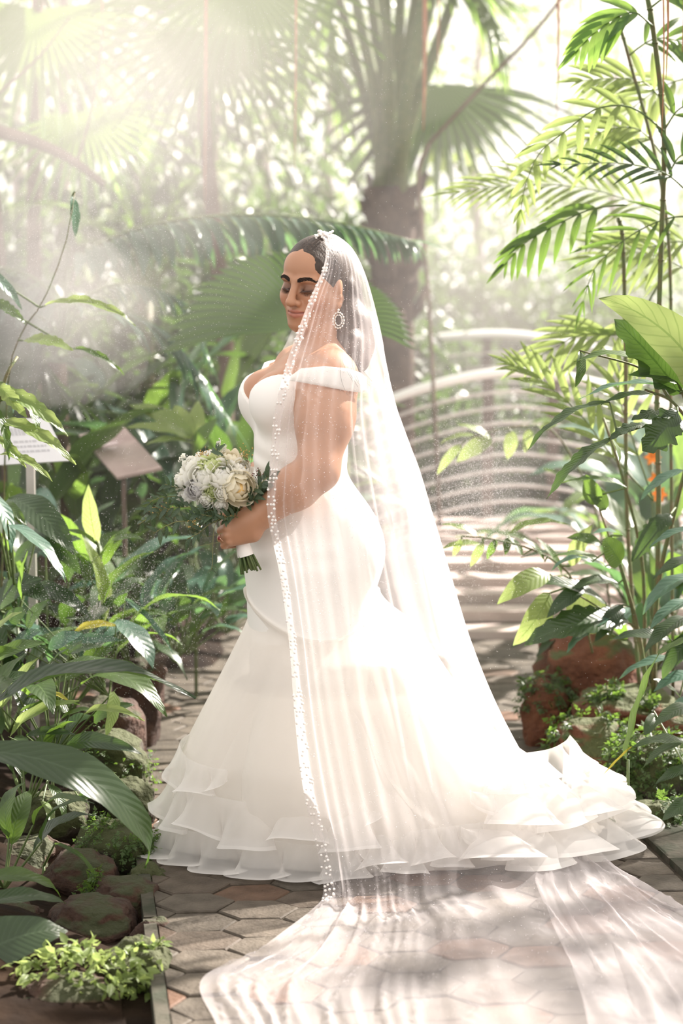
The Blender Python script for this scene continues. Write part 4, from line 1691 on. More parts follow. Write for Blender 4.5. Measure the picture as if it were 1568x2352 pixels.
def rose(px, py, Y, rpx, kind, face, heart=None, seed=0):
    r = rpx * (DIST + Y) / FPX
    c = at(px, py, Y)
    zax = Vector(face).normalized()
    R = zax.to_track_quat('Z', 'Y').to_matrix().to_4x4()
    v, f_ = ico(2, 1)
    v = v * np.array((.34, .34, .40)) * r + np.array((0, 0, -.02 * r))
    mats = {'w': M_WHITE, 'c': M_CREAM, 'g': M_GREENW, 'a': M_GREY}
    core = link('rose', mesh_np('rose', v, f_, [heart or mats[kind]]), bq)
    core.matrix_basis = Matrix.Translation(c - BQ) @ R
    rr = random.Random(seed)
    for ring, q in enumerate(RINGS):
        for i in range(q[0]):
            a = 2 * PI * (i + .5 * ring + rr.uniform(-.12, .12)) / q[0]
            o = link('petal', PET[kind][ring], core)
            e = r * rr.uniform(.95, 1.05)
            o.matrix_basis = Matrix.Rotation(a, 4, 'Z') @ Matrix.Rotation(rr.uniform(-.07, .05), 4, 'X') @ Matrix.Diagonal((e, e, e, 1))
    return core


RS = [(549, 1122, -.275, 41, 'c', (.35, -.75, -.05), M_HEART), (511, 1090, -.275, 35, 'w', (.05, -.75, .5), None), (463, 1092, -.26, 38, 'w', (-.35, -.8, .35), None),
      (510, 1131, -.29, 19, 'w', (.0, -1, .05), None), (481, 1066, -.25, 27, 'g', (-.15, -.45, .9), None), (556, 1079, -.25, 26, 'w', (.5, -.55, .55), None),
      (526, 1053, -.22, 29, 'c', (.2, -.4, .95), None), (424, 1142, -.24, 20, 'w', (-.75, -.7, -.1), None), (471, 1150, -.27, 20, 'w', (-.25, -.9, -.35), None),
      (507, 1162, -.27, 17, 'w', (.1, -.9, -.5), None), (487, 1128, -.275, 22, 'g', (-.05, -.9, .05), None), (448, 1124, -.265, 24, 'a', (-.4, -.85, 0), None),
      (412, 1106, -.22, 19, 'w', (-.9, -.4, .3), None), (440, 1066, -.21, 24, 'w', (-.55, -.35, .8), None), (492, 1103, -.23, 30, 'w', (-.1, -.8, .4), None),
      (540, 1095, -.17, 30, 'w', (.6, .3, .8), None), (470, 1060, -.15, 30, 'w', (-.4, .5, .9), None), (430, 1100, -.14, 28, 'w', (-.9, .4, .3), None), (520, 1120, -.12, 34, 'w', (0, 1, .2), None)]
for i, q in enumerate(RS):
    rose(*q[:6], heart=q[6], seed=i)

OLIVE = leaf_mat('bouquet_leaf', (0.03, 0.055, 0.032), (0.075, 0.115, 0.065), (0.16, 0.26, 0.08), rough=.5, tfac=.25, veins=5)
MATS['o'] = OLIVE
M_VINE = plain('vine', (0.20, 0.20, 0.08), 0.5, 0.3)


def sprig(pix, n, ll, seed, r=.0012, mat='o', width=.3, spread=.9, first=.2):
    rr = random.Random(seed)
    P = [at(*q) - BQ for q in pix]
    C = catmull([tuple(p) for p in P], 20)
    o = link('sprig', MB().tube(C, [r] * 20, 4).mesh('sprig', [M_VINE]), bq)
    for i in range(n):
        t = first + (1 - first) * (i / max(1, n - 1))
        k = min(18, int(t * 19))
        p = Vector(C[k])
        tg = (Vector(C[k + 1]) - p).normalized()
        a = rr.uniform(0, 2 * PI)
        sd = tg.orthogonal().normalized()
        sd = Matrix.Rotation(a, 3, tg) @ sd
        d = (tg * rr.uniform(.3, .9) + sd * spread).normalized()
        l = ll * rr.uniform(.7, 1.25)
        q = link('leaf', leaf('lance', mat, .36, .4, .2, 0, 0, i % 2), o)
        q.matrix_basis = chord(p, p + d * l, Vector((rr.uniform(-.5, .5), -.9, .6)), width / .36)
    return o


SP = [([(480, 1165, -.25), (420, 1165, -.26), (370, 1172, -.25), (318, 1205, -.24)], 16, .026), ([(470, 1150, -.22), (400, 1140, -.22), (350, 1150, -.22), (336, 1172, -.22)], 12, .024),
      ([(500, 1180, -.26), (450, 1195, -.27), (400, 1200, -.27), (352, 1225, -.26)], 16, .026), ([(520, 1185, -.27), (480, 1205, -.28), (455, 1225, -.28), (430, 1238, -.27)], 12, .024),
      ([(560, 1150, -.26), (590, 1120, -.27), (610, 1100, -.27), (626, 1092, -.26)], 13, .030), ([(560, 1160, -.24), (590, 1140, -.26), (612, 1128, -.26)], 10, .028),
      ([(490, 1110, -.20), (496, 1060, -.21), (497, 1030, -.21)], 6, .024), ([(520, 1100, -.22), (520, 1064, -.27), (512, 1045, -.24)], 4, .03),
      ([(440, 1130, -.22), (405, 1120, -.23), (378, 1112, -.23)], 8, .026), ([(545, 1180, -.25), (510, 1190, -.275), (480, 1185, -.285), (450, 1180, -.285)], 16, .026),
      ([(540, 1175, -.2), (500, 1170, -.255), (470, 1175, -.27)], 12, .028), ([(560, 1170, -.22), (575, 1155, -.26), (585, 1140, -.27)], 10, .028),
      ([(550, 1190, -.25), (530, 1185, -.275), (515, 1195, -.29)], 9, .024)]
for i, (pix, n_, ll) in enumerate(SP):
    sprig(pix, int(n_ * 1.3), ll * 1.35, i, .0016)
sprig([(515, 1182, -.27), (496, 1200, -.29), (489, 1240, -.29), (488, 1290, -.285), (484, 1312, -.28)], 4, .022, 50, .0009, first=.88)
sprig([(510, 1225, -.27), (480, 1232, -.27), (462, 1228, -.27)], 0, .02, 51, .0008)
sprig([(505, 1245, -.27), (480, 1250, -.27), (458, 1254, -.27)], 0, .02, 52, .0008)


def berries(px, py, Y, w, h, n, mat, seed, name='berry_spray'):
    rr = random.Random(seed)
    m = MB()
    root = at(px, py, Y) - BQ
    foot = root + (-AX) * .05
    for i in range(n):
        p = root + Vector((rr.gauss(0, w), rr.gauss(0, .008), rr.gauss(0, h)))
        v, f_ = ico(1, rr.uniform(.0014, .0023))
        m.add(v + np.array(p), f_)
        m.tube([foot.lerp(p, .55), p], [.0004, .0003], 3, 1)
    return tag(link(name, m.mesh(name, [mat, M_VINE]), bq), kind='stuff')


berries(462, 1044, -.20, .014, .010, 46, M_GOLDBERRY, 1)
berries(562, 1050, -.24, .009, .016, 46, M_GOLDBERRY, 2)
berries(372, 1168, -.23, .018, .006, 50, M_GOLDBERRY, 3)
berries(440, 1204, -.28, .012, .006, 30, M_GOLDBERRY, 4)
berries(592, 1090, -.26, .011, .006, 40, M_REDBERRY, 5)
# astilbe plumes
for pix, sd in (([(440, 1080, -.2), (430, 1055, -.21), (420, 1046, -.21), (414, 1058, -.21)], 1), ([(500, 1050, -.2), (503, 1030, -.2), (502, 1012, -.2)], 2), ([(508, 1048, -.21), (514, 1034, -.21), (516, 1024, -.21)], 3)):
    rr = random.Random(sd)
    C = catmull([tuple(at(*q) - BQ) for q in pix], 14)
    m = MB().tube(C, [.0008] * 14, 4)
    for c in C[3:]:
        for q in range(7):
            d = Vector((rr.gauss(0, 1), rr.gauss(0, 1), rr.gauss(0, 1))).normalized() * .0055
            v, f_ = ico(1, .0013)
            m.add(v * np.array((1, 1, 1.5)) + c + np.array(d), f_)
    tag(link('plume', m.mesh('plume', [M_WHITE]), bq), kind='stuff')
# stems and the ribbon round them
side = AX.cross(Vector((0, 1, 0))).normalized()
for i in range(19):
    a = 2 * PI * i * .618
    q = math.sqrt((i + .5) / 19)
    o = side * math.cos(a) * q + Vector((0, 1, 0)) * math.sin(a) * q
    top = AX * .07 + o * .030
    mid = -AX * .02 + o * .013
    end = -AX * (.118 + rng.uniform(-.006, .008)) + o * .031
    MB().tube(catmull([tuple(top), tuple(mid), tuple(end)], 9), [.0028] * 9, 6).build('flower_stem', M_STALK, bq)
rb = MB()
C = [AX * .03, AX * .0, -AX * .04, -AX * .075]
rb.tube(C, [.0205, .0175, .0185, .0225], 20, cap=False)
rb.tube(C, [.0190, .0160, .0170, .0210], 20, cap=False)
rb.build('ribbon_wrap', M_ORGANZA if False else M_SATIN, bq)
foliage('filler_leaf', at(492, 1150, -.20) - BQ, (.075, .05, .03), 170, .026, 'o', bq, 3, width=.4) if False else None

# ================================================================== rocks
def rock_mat(name, base, alt, moss, amount):
    m, nt, n, l, p, out = new_mat(name)
    tc = n.new('ShaderNodeTexCoord')
    t = n.new('ShaderNodeTexNoise')
    t.inputs['Scale'].default_value = 9
    t.inputs['Detail'].default_value = 8
    l.new(tc.outputs['Object'], t.inputs['Vector'])
    r = ramp(n, [(0.3, base), (0.7, alt)])
    l.new(t.outputs['Fac'], r.inputs['Fac'])
    t2 = n.new('ShaderNodeTexNoise')
    t2.inputs['Scale'].default_value = 6
    t2.inputs['Detail'].default_value = 7
    l.new(tc.outputs['Object'], t2.inputs['Vector'])
    g = n.new('ShaderNodeNewGeometry')
    sx = n.new('ShaderNodeSeparateXYZ')
    l.new(g.outputs['Normal'], sx.inputs['Vector'])
    a = n.new('ShaderNodeMath')
    a.operation = 'MULTIPLY_ADD'
    a.inputs[1].default_value = .35
    l.new(sx.outputs['Z'], a.inputs[0])
    l.new(t2.outputs['Fac'], a.inputs[2])
    mr = n.new('ShaderNodeMapRange')
    mr.inputs['From Min'].default_value = 1.02 - amount
    mr.inputs['From Max'].default_value = 1.12 - amount
    l.new(a.outputs[0], mr.inputs['Value'])
    mx = n.new('ShaderNodeMixRGB')
    l.new(mr.outputs['Result'], mx.inputs['Fac'])
    l.new(r.outputs['Color'], mx.inputs['Color1'])
    mx.inputs['Color2'].default_value = (*moss, 1)
    l.new(mx.outputs['Color'], p.inputs['Base Color'])
    p.inputs['Roughness'].default_value = .85
    b = n.new('ShaderNodeBump')
    b.inputs['Strength'].default_value = 1
    b.inputs['Distance'].default_value = .02
    t3 = n.new('ShaderNodeTexNoise')
    t3.inputs['Scale'].default_value = 45
    t3.inputs['Detail'].default_value = 8
    l.new(tc.outputs['Object'], t3.inputs['Vector'])
    l.new(t3.outputs['Fac'], b.inputs['Height'])
    l.new(b.outputs['Normal'], p.inputs['Normal'])
    return m


M_MOSSROCK = rock_mat('mossy_stone', (0.028, 0.021, 0.014), (0.065, 0.05, 0.032), (0.045, 0.052, 0.014), .55)
M_BROWNROCK = rock_mat('brown_stone', (0.026, 0.012, 0.007), (0.07, 0.03, 0.015), (0.035, 0.04, 0.012), .28)
M_REDROCK = rock_mat('laterite', (0.085, 0.028, 0.012), (0.165, 0.06, 0.026), (0.06, 0.07, 0.02), .34)


ROCKS = []


def rock(px, py, Y, wpx, hpx, mat, label, seed, depth=1.0, sub=4, group=None):
    sc = (DIST + Y) / FPX
    c = at(px, py, Y)
    rx, rz = wpx * sc, hpx * sc
    ry = rx * depth
    v, f_ = ico(sub, 1)
    d = 1 + .24 * vnoise(v + seed, 1.3, seed) + .16 * vnoise(v, 2.9, seed + 3) + .08 * vnoise(v, 6.5, seed + 5) + .035 * vnoise(v, 15, seed + 6)
    v = v * d[:, None]
    v = np.sign(v) * np.abs(v) ** .82
    v = v * np.array((rx, ry, rz))
    zb = c.z - rz
    if zb > -.02:                                   # set it down into the soil
        v[:, 2] = np.where(v[:, 2] < 0, v[:, 2] * (c.z + .05) / rz, v[:, 2])
    o = link('rock', mesh_np('rock', v, f_, [mat]), None, c)
    tag(o, label, 'rock', group)
    ROCKS.append((o, v + np.array(c)))
    return o


for i, q in enumerate([
    (240, 1655, .75, 72, 48, M_BROWNROCK, 'brown weathered rock under the pale hanging lily leaf'),
    (252, 1765, .42, 72, 66, M_MOSSROCK, 'rough moss covered rock at the kerb below the brown rock'),
    (120, 1880, .10, 72, 60, M_MOSSROCK, 'square mossy rock standing deep in the shade of the big leaf'),
    (262, 1968, -.10, 76, 70, M_MOSSROCK, 'mossy rock at the kerb beside the tip of the big dark leaf'),
    (60, 1985, -.15, 82, 50, M_BROWNROCK, 'dark brown rock at the left edge below the square mossy rock'),
    (290, 2085, -.45, 72, 58, M_BROWNROCK, 'pitted brown rock leaning over the kerb strip'),
    (205, 2125, -.62, 85, 52, M_BROWNROCK, 'rust brown rock with a bare flank above the bright moss'),
    (320, 2290, -1.02, 70, 110, M_MOSSROCK, 'tall shaded rock at the kerb in the bottom corner'),
    (120, 2330, -1.10, 130, 90, M_BROWNROCK, 'low dark rock under the bright moss carpet'),
    (30, 2120, -.60, 60, 40, M_BROWNROCK, 'dark rock at the left edge behind the broad drooping leaf'),
    (338, 2035, -.30, 40, 44, M_MOSSROCK, 'small mossy rock wedged against the kerb under the dark leaf tip'),
    (352, 2180, -.72, 42, 60, M_BROWNROCK, 'upright brown rock against the kerb just above the moss clump'),
    (300, 1850, .22, 46, 56, M_MOSSROCK, 'mossy rock at the kerb half hidden by a hanging lime leaf'),
    (185, 2010, -.28, 70, 46, M_BROWNROCK, 'dark pitted rock between the two mossy rocks in the shade'),
    (60, 2230, -.85, 90, 60, M_MOSSROCK, 'mossy dark rock behind the sunlit moss at the left edge'),
    (320, 1560, 1.25, 50, 40, M_BROWNROCK, 'small brown rock where the kerb bends behind the lilies'),
]):
    rock(q[0], q[1], q[2], q[3] * 1.22, q[4] * 1.15, *q[5:], seed=i + 1, group='rocks along the left kerb')
for i, q in enumerate([
    (1345, 1535, 1.42, 118, 95, M_REDROCK, 'rust red boulder under the big dark toothed leaf'),
    (1250, 1625, 1.25, 52, 72, M_REDROCK, 'rounded red boulder jutting towards the path, draped in fern'),
    (1430, 1640, 1.05, 125, 62, M_REDROCK, 'long flat red boulder behind the drooping blade'),
    (1345, 1725, .78, 88, 76, M_REDROCK, 'red boulder with fern tufts above the gown train'),
    (1495, 1770, .50, 92, 78, M_MOSSROCK, 'mossy boulder covered with maidenhair fern at the right'),
    (1500, 1900, .22, 70, 60, M_MOSSROCK, 'dark mossy rock at the end of the kerb blocks'),
    (1560, 1690, .70, 70, 70, M_REDROCK, 'red boulder at the right edge behind the striped leaves'),
]):
    rock(*q, seed=i + 31, group='boulders on the right bank')


def carpet(name, label, cat, px, py, Y, wpx, hpx, n, size, mat, seed, dpx=None, kind='round'):
    sc = (DIST + Y) / FPX
    c = at(px, py, Y)
    e = (wpx * sc, (dpx or wpx * .6) * sc, hpx * sc)
    o = foliage(name, c, e, n, size, mat, None, seed, width=.55, shell=True)
    o.matrix_basis = Matrix.Identity(4)
    o['label'], o['category'] = label, cat
    return o


carpet('moss_clump', 'sunlit carpet of small lime leaves at the bottom left corner', 'ground cover', 190, 2240, -1.10, 165, 72, 560, .030, 'l', 1)
carpet('moss_clump', 'lime leaved creeper hanging on the shaded corner rock', 'ground cover', 345, 2195, -1.0, 45, 45, 200, .022, 'l', 2)


def drape(name, label, cat, rock_i, n, size, mat, seed, keep=.5, hang=.0, zmin=-9.0):
    """Small ferny leaves rooted on the faces of a rock that look up or towards the path, in drifts."""
    o, v = ROCKS[rock_i]
    c = v.mean(0)
    r = np.random.default_rng(seed)
    nr = (v - c) / np.linalg.norm(v - c, axis=1)[:, None]
    w = (nr[:, 2] > -.35) & (nr[:, 1] < .5) & (v[:, 2] > zmin) & (vnoise(v, 9, seed) > 1 - 2 * keep)
    idx = np.where(w)[0]
    idx = idx[r.integers(0, len(idx), n)]
    P = v[idx] + r.normal(size=(n, 3)) * .008 + nr[idx] * r.uniform(.0, .02, (n, 1))
    D = nr[idx] * .6 + r.normal(size=(n, 3)) * .55 + np.array((0, -.15, -hang))
    D /= np.linalg.norm(D, axis=1)[:, None]
    up = nr[idx] * .7 + r.normal(size=(n, 3)) * .3 + np.array((0, 0, .6))
    Y = np.cross(up, D)
    Y /= np.linalg.norm(Y, axis=1)[:, None] + 1e-9
    Z = np.cross(D, Y)
    l = size * r.uniform(.6, 1.35, n)
    # a frond of five little lobes
    T, FT, U = [], [], []
    for a, x0, L in ((0, .35, .65), (.9, .12, .42), (-.9, .12, .42), (.8, .42, .38), (-.8, .42, .38)):
        b = len(T)
        ca, sa = math.cos(a), math.sin(a)
        for x, y in ((0, 0), (.5, .24), (.5, -.24), (1, 0)):
            X_, Y_ = x * L, y * L
            T.append((x0 + X_ * ca - Y_ * sa, X_ * sa + Y_ * ca, -.10 * (x0 + X_) ** 2 + (.03 if y else 0)))
            U.append((x, .5 + y))
        FT += [(b, b + 2, b + 1), (b + 1, b + 2, b + 3)]
    T, U, FT = np.array(T), np.array(U), np.array(FT)
    V = (P[:, None, :] + l[:, None, None] * (T[None, :, 0:1] * D[:, None, :] + T[None, :, 1:2] * Y[:, None, :] + T[None, :, 2:3] * Z[:, None, :])).reshape(-1, 3)
    F = (np.arange(n)[:, None, None] * len(T) + FT[None]).reshape(-1, 3)
    q = link(name, mesh_np(name, V, F, [MATS[mat]], True, np.tile(U, (n, 1))))
    return tag(q, label, cat, kind='stuff')


drape('creeper', 'fine green creeper on the mossy rock at the kerb', 'ground cover', 3, 420, .022, 'm', 3, .5)
drape('creeper', 'thin creeper on the rough moss covered rock', 'ground cover', 1, 260, .018, 'm', 9, .4)
drape('creeper', 'sparse creeper on the pitted brown rock', 'ground cover', 5, 160, .020, 'm', 10, .3)
drape('maidenhair_fern', 'maidenhair fern draped over the rounded red boulder', 'fern', 17, 260, .034, 'm', 4, .55, .4)
drape('maidenhair_fern', 'ferns on the face of the long flat red boulder', 'fern', 18, 170, .034, 'm', 5, .38, .3)
drape('maidenhair_fern', 'fern tufts over the red boulder above the gown train', 'fern', 19, 250, .034, 'm', 8, .5, .4)
drape('maidenhair_fern', 'dense maidenhair fern on the mossy boulder at the right', 'fern', 20, 800, .030, 'm', 6, .8, .3)
drape('maidenhair_fern', 'maidenhair fern on the rock at the end of the kerb blocks', 'fern', 21, 240, .030, 'm', 7, .5, .3)

# ================================================================== the left bank
hero('ginger_plant', 'plant with two very large dark leaves reaching in from the left edge', 'plant', (-150, 1800, -.75), [
    ('lance', 'd', -60, 1728, -.80, 335, 1995, -.62, 105, 1.25, .25, .15),
    ('lance', 'd', -40, 1640, -.62, 448, 1606, -.55, 92, .75, -.35, .30),
    ('lance', 'm', -110, 1660, -.7, 30, 1560, -.5, 80, .6, .2),
    ('lance', 'm', -80, 1730, -.6, 60, 1500, -.45, 70, .5, -.3),
], sr=.008)
hero('dark_leaf_plant', 'low plant with broad drooping leaves in the bottom left corner', 'plant', (-60, 2260, -1.0), [
    ('ovate', 'd', -70, 2215, -1.02, 156, 2138, -.95, 135, .8, .2),
    ('lance', 'd', -40, 2345, -1.25, 265, 2305, -1.15, 66, .4, .5),
    ('lance', 'd', -60, 2080, -.9, 150, 2075, -.75, 48, .5, .1),
    ('lance', 'm', -50, 2020, -.8, 140, 2060, -.6, 45, .6, .2),
    ('lance', 'd', -40, 2120, -.9, 120, 2190, -.85, 60, .6, .1),
    ('lance', 'd', -50, 2290, -1.1, 60, 2200, -1.0, 60, .6, -.3),
], sr=.006)
hero('grass_blade_plant', 'single thin arching blade over the mossy rocks', 'plant', (100, 1990, -.3), [('strap', 'm', 125, 1940, -.35, 221, 2042, -.35, 12, 1.2, 0)])

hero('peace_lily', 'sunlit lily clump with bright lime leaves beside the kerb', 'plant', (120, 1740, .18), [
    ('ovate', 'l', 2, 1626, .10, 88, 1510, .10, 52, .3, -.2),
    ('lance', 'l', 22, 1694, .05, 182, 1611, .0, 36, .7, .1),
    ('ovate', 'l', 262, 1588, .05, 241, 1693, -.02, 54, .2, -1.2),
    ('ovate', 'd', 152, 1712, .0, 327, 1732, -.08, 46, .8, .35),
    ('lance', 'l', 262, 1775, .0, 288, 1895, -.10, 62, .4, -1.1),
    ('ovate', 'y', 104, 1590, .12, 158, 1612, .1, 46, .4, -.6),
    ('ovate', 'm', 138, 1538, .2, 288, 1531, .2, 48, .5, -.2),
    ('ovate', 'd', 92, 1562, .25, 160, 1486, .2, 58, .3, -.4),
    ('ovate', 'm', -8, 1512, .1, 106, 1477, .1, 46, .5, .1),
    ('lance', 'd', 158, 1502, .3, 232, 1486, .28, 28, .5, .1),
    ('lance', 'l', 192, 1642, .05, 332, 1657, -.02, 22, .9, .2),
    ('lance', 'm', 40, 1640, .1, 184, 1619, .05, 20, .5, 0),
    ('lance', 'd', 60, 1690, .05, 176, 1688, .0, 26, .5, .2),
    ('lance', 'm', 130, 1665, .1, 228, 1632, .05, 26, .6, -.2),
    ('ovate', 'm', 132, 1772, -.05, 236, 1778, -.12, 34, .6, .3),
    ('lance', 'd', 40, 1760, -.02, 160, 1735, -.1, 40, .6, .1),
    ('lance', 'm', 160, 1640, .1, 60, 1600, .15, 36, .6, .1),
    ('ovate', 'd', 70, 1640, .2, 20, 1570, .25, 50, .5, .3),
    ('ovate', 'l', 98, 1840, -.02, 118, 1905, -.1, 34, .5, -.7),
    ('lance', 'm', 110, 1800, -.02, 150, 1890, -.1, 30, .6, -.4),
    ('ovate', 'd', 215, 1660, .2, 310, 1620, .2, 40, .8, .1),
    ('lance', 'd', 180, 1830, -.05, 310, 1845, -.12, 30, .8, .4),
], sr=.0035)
hero('lily_plant', 'lily with dull grey striped leaves standing behind the lime clump', 'plant', (250, 1600, .55), [
    ('lance', 'b', 268, 1424, .55, 352, 1535, .45, 74, .5, -.4),
    ('lance', 'y', 168, 1452, .6, 274, 1438, .55, 28, .5, .1),
    ('lance', 'b', 150, 1480, .55, 280, 1472, .5, 34, .4, .2),
    ('strap', 'b', 288, 1378, .7, 398, 1502, .6, 14, .5, .0),
    ('ovate', 'd', 60, 1440, .5, 112, 1378, .5, 62, .3, -.2),
    ('ovate', 'b', 30, 1480, .45, 98, 1450, .4, 52, .3, .1),
    ('ovate', 'd', 10, 1440, .45, 66, 1395, .45, 50, .4, .3),
    ('lance', 'm', 50, 1380, .5, 64, 1266, .5, 24, .3, -.8),
    ('lance', 'b', 110, 1490, .4, 190, 1455, .4, 50, .4, .1),
    ('ovate', 'm', 190, 1520, .5, 262, 1490, .5, 50, .4, .2),
], sr=.003)
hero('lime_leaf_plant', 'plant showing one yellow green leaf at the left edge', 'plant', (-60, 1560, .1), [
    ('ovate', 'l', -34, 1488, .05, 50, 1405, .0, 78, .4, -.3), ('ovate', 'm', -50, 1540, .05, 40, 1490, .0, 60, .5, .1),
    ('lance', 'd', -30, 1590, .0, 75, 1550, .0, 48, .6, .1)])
hero('cane_ginger', 'upright leafy cane with one erect lime leaf at its top', 'plant', (232, 1600, .85), [
    ('lance', 'l', 222, 1252, .85, 203, 1112, .85, 46, .25, -.6),
    ('lance', 'l', 240, 1425, .82, 186, 1228, .75, 42, .5, .3),
    ('lance', 'm', 234, 1462, .85, 352, 1268, .8, 50, .9, -.2),
    ('lance', 'm', 236, 1490, .85, 378, 1408, .7, 34, .9, .1),
    ('lance', 'm', 236, 1300, .85, 300, 1208, .9, 30, .7, .2),
    ('lance', 'm', 226, 1262, .85, 140, 1218, .8, 24, .7, .1),
    ('lance', 'd', 232, 1340, .85, 160, 1268, .7, 40, .6, .2),
    ('lance', 'd', 232, 1390, .85, 335, 1330, .9, 36, .8, .1),
    ('lance', 'd', 230, 1480, .85, 150, 1420, .75, 44, .7, .1),
    ('lance', 'm', 234, 1280, .85, 332, 1240, .75, 34, .8, -.1),
], stem=[([(236, 1640, .9), (234, 1480, .87), (232, 1340, .85), (224, 1240, .85)], .010)], stem_mat=M_STALK)
hero('ginger_plant', 'shaded ginger with large yellow tipped leaves before the white sign', 'plant', (40, 1420, .75), [
    ('lance', 'd', 20, 1145, .75, 172, 1275, .6, 82, .7, .1), ('lance', 'd', 90, 1200, .8, 185, 1320, .65, 66, .8, .3),
    ('ovate', 'b', 18, 1205, .35, 150, 1338, .25, 56, .5, -.5), ('lance', 'b', -20, 1130, .5, 26, 1270, .4, 44, .5, -.6),
    ('lance', 'd', 10, 1330, .7, 120, 1390, .6, 60, .6, .2), ('lance', 'd', 30, 1290, .9, 190, 1240, .9, 60, .7, .1),
    ('lance', 'm', 0, 1160, .6, 62, 1210, .5, 30, .8, .1), ('lance', 'd', 60, 1350, .8, 210, 1420, .7, 50, .7, .1),
    ('lance', 'd', -10, 1400, .6, 100, 1330, .6, 70, .7, .1)], sr=.005)
hero('toothed_shrub', 'shrub with ragged pale green leaves hanging before the white sign', 'shrub', (-30, 860, .2), [
    ('tooth', 'l', -14, 888, .2, 157, 1002, .15, 40, .5, .2), ('tooth', 'l', -8, 966, .2, 174, 1068, .12, 38, .6, .1),
    ('tooth', 'l', 0, 1043, .2, 120, 1106, .12, 26, .6, 0), ('tooth', 'm', 40, 912, .2, 88, 1002, .15, 30, .6, -.6),
    ('tooth', 'l', -10, 880, .2, 62, 960, .15, 34, .6, .4), ('tooth', 'm', -20, 930, .2, 20, 1060, .15, 26, .6, -.4),
    ('lance', 'b', 12, 880, .25, 30, 950, .2, 26, .4, -.9), ('tooth', 'l', -20, 1000, .2, 60, 1075, .15, 24, .6, .1)],
    stem=[([(-30, 1500, .25), (-24, 1200, .22), (-16, 1000, .2), (12, 870, .2), (40, 820, .25)], .007)])
hero('toothed_shrub', 'slender shrub with two long ragged leaves in the mist at the left', 'shrub', (20, 760, .9), [
    ('tooth', 'l', 104, 702, .9, 312, 748, .85, 28, .7, .1), ('tooth', 'l', 55, 782, .9, 168, 806, .85, 40, .5, .1),
    ('tooth', 'm', 165, 800, .88, 285, 862, .85, 18, .6, .1), ('tooth', 'm', -30, 690, .9, 60, 745, .85, 30, .6, .2),
    ('lance', 'b', -40, 620, .9, 50, 712, .9, 30, .6, .1), ('lance', 'b', 165, 450, 1.0, 172, 545, 1.0, 34, .2, -.9)],
    stem=[([(0, 1500, 1.0), (10, 1100, .95), (20, 860, .9), (52, 760, .9), (100, 690, .9), (150, 560, .95), (172, 440, 1.0)], .003)])

# signs on posts
M_SIGNW = plain('white_panel', (0.78, 0.775, 0.80), 0.35, 0.5)
M_SIGNB = plain('brown_panel', (0.34, 0.25, 0.235), 0.35, 0.5, noise=(5, (0.50, 0.40, 0.37)))
M_INK = plain('grey_print', (0.55, 0.545, 0.57), 0.6, 0.3)
M_PALEINK = plain('pale_print', (0.62, 0.52, 0.52), 0.6, 0.3)
M_ALU = plain('aluminium', (0.48, 0.45, 0.42), 0.35, 0.6, 0.6)


def sign(name, label, quad, Y, Yt, mat, post_px, post_py, pw, pm, lines, ink):
    """quad: top left, top right, bottom right, bottom left in the photograph; the top edge lies further back."""
    P = [at(*quad[0], Yt), at(*quad[1], Yt), at(*quad[2], Y), at(*quad[3], Y)]
    c = sum(P, Vector()) / 4
    nrm = (P[1] - P[0]).cross(P[3] - P[0]).normalized()
    if nrm.y > 0:
        nrm = -nrm
    root = thing(name, (c.x, c.y, 0), label, 'sign')
    o = Vector((c.x, c.y, 0))
    V = [p - o for p in P] + [p - o - nrm * .012 for p in P]
    link('panel', mesh_np('panel', V, [[0, 1, 2, 3], [7, 6, 5, 4], [0, 4, 5, 1], [1, 5, 6, 2], [2, 6, 7, 3], [3, 7, 4, 0]], [mat], False), root)
    a = at(post_px[0], post_py[0], Y + .035)
    b = at(post_px[1], post_py[1], Y + .02)
    b = Vector((a.x, a.y, -.04))
    MB().box(((a + b) / 2 - o), (pw, pw, (a - b).length)).build('post', pm, root, False)
    for u0, u1, v, h in lines:
        q = []
        for u, vv in ((u0, v), (u1, v), (u1, v + h), (u0, v + h)):
            p = (P[0] * (1 - u) + P[1] * u) * (1 - vv) + (P[3] * (1 - u) + P[2] * u) * vv
            q.append(p - o + nrm * .0015)
        link('print', mesh_np('print', q, [[0, 1, 2, 3]], [ink], False), root)
    return root


wl_ = []
x = .12
for wdt in (.05, .09, .03, .07, .06, .05, .08, .03, .07, .06, .09):
    wl_.append((x, x + wdt * .72, .22 if wdt != .03 else .19, .16))
    x += wdt
for v, a, b in ((.50, .30, .66), (.61, .22, .78), (.72, .20, .80)):
    x = a
    while x < b:
        wdt = rng.uniform(.03, .08)
        wl_.append((x, min(b, x + wdt), v, .045))
        x += wdt + .015
sign('garden_sign', 'tilted white information sign with faint grey print on a metal post', [(-22, 962), (107, 960), (158, 1058), (-4, 1068)], .95, 1.0, M_SIGNW, (70, 70), (1062, 1300), .026, M_ALU, wl_, M_INK)
sign('garden_sign', 'tilted brown picture sign on a thin post, nearer the bouquet', [(181, 998), (284, 979), (372, 1074), (268, 1096)], 1.9, 2.3, M_SIGNB, (284, 284), (1090, 1200), .016, M_POST,
     [(.28, .40, .10, .10), (.46, .56, .09, .10), (.58, .70, .08, .10), (.16, .6, .30, .04), (.18, .5, .40, .04)], M_PALEINK)

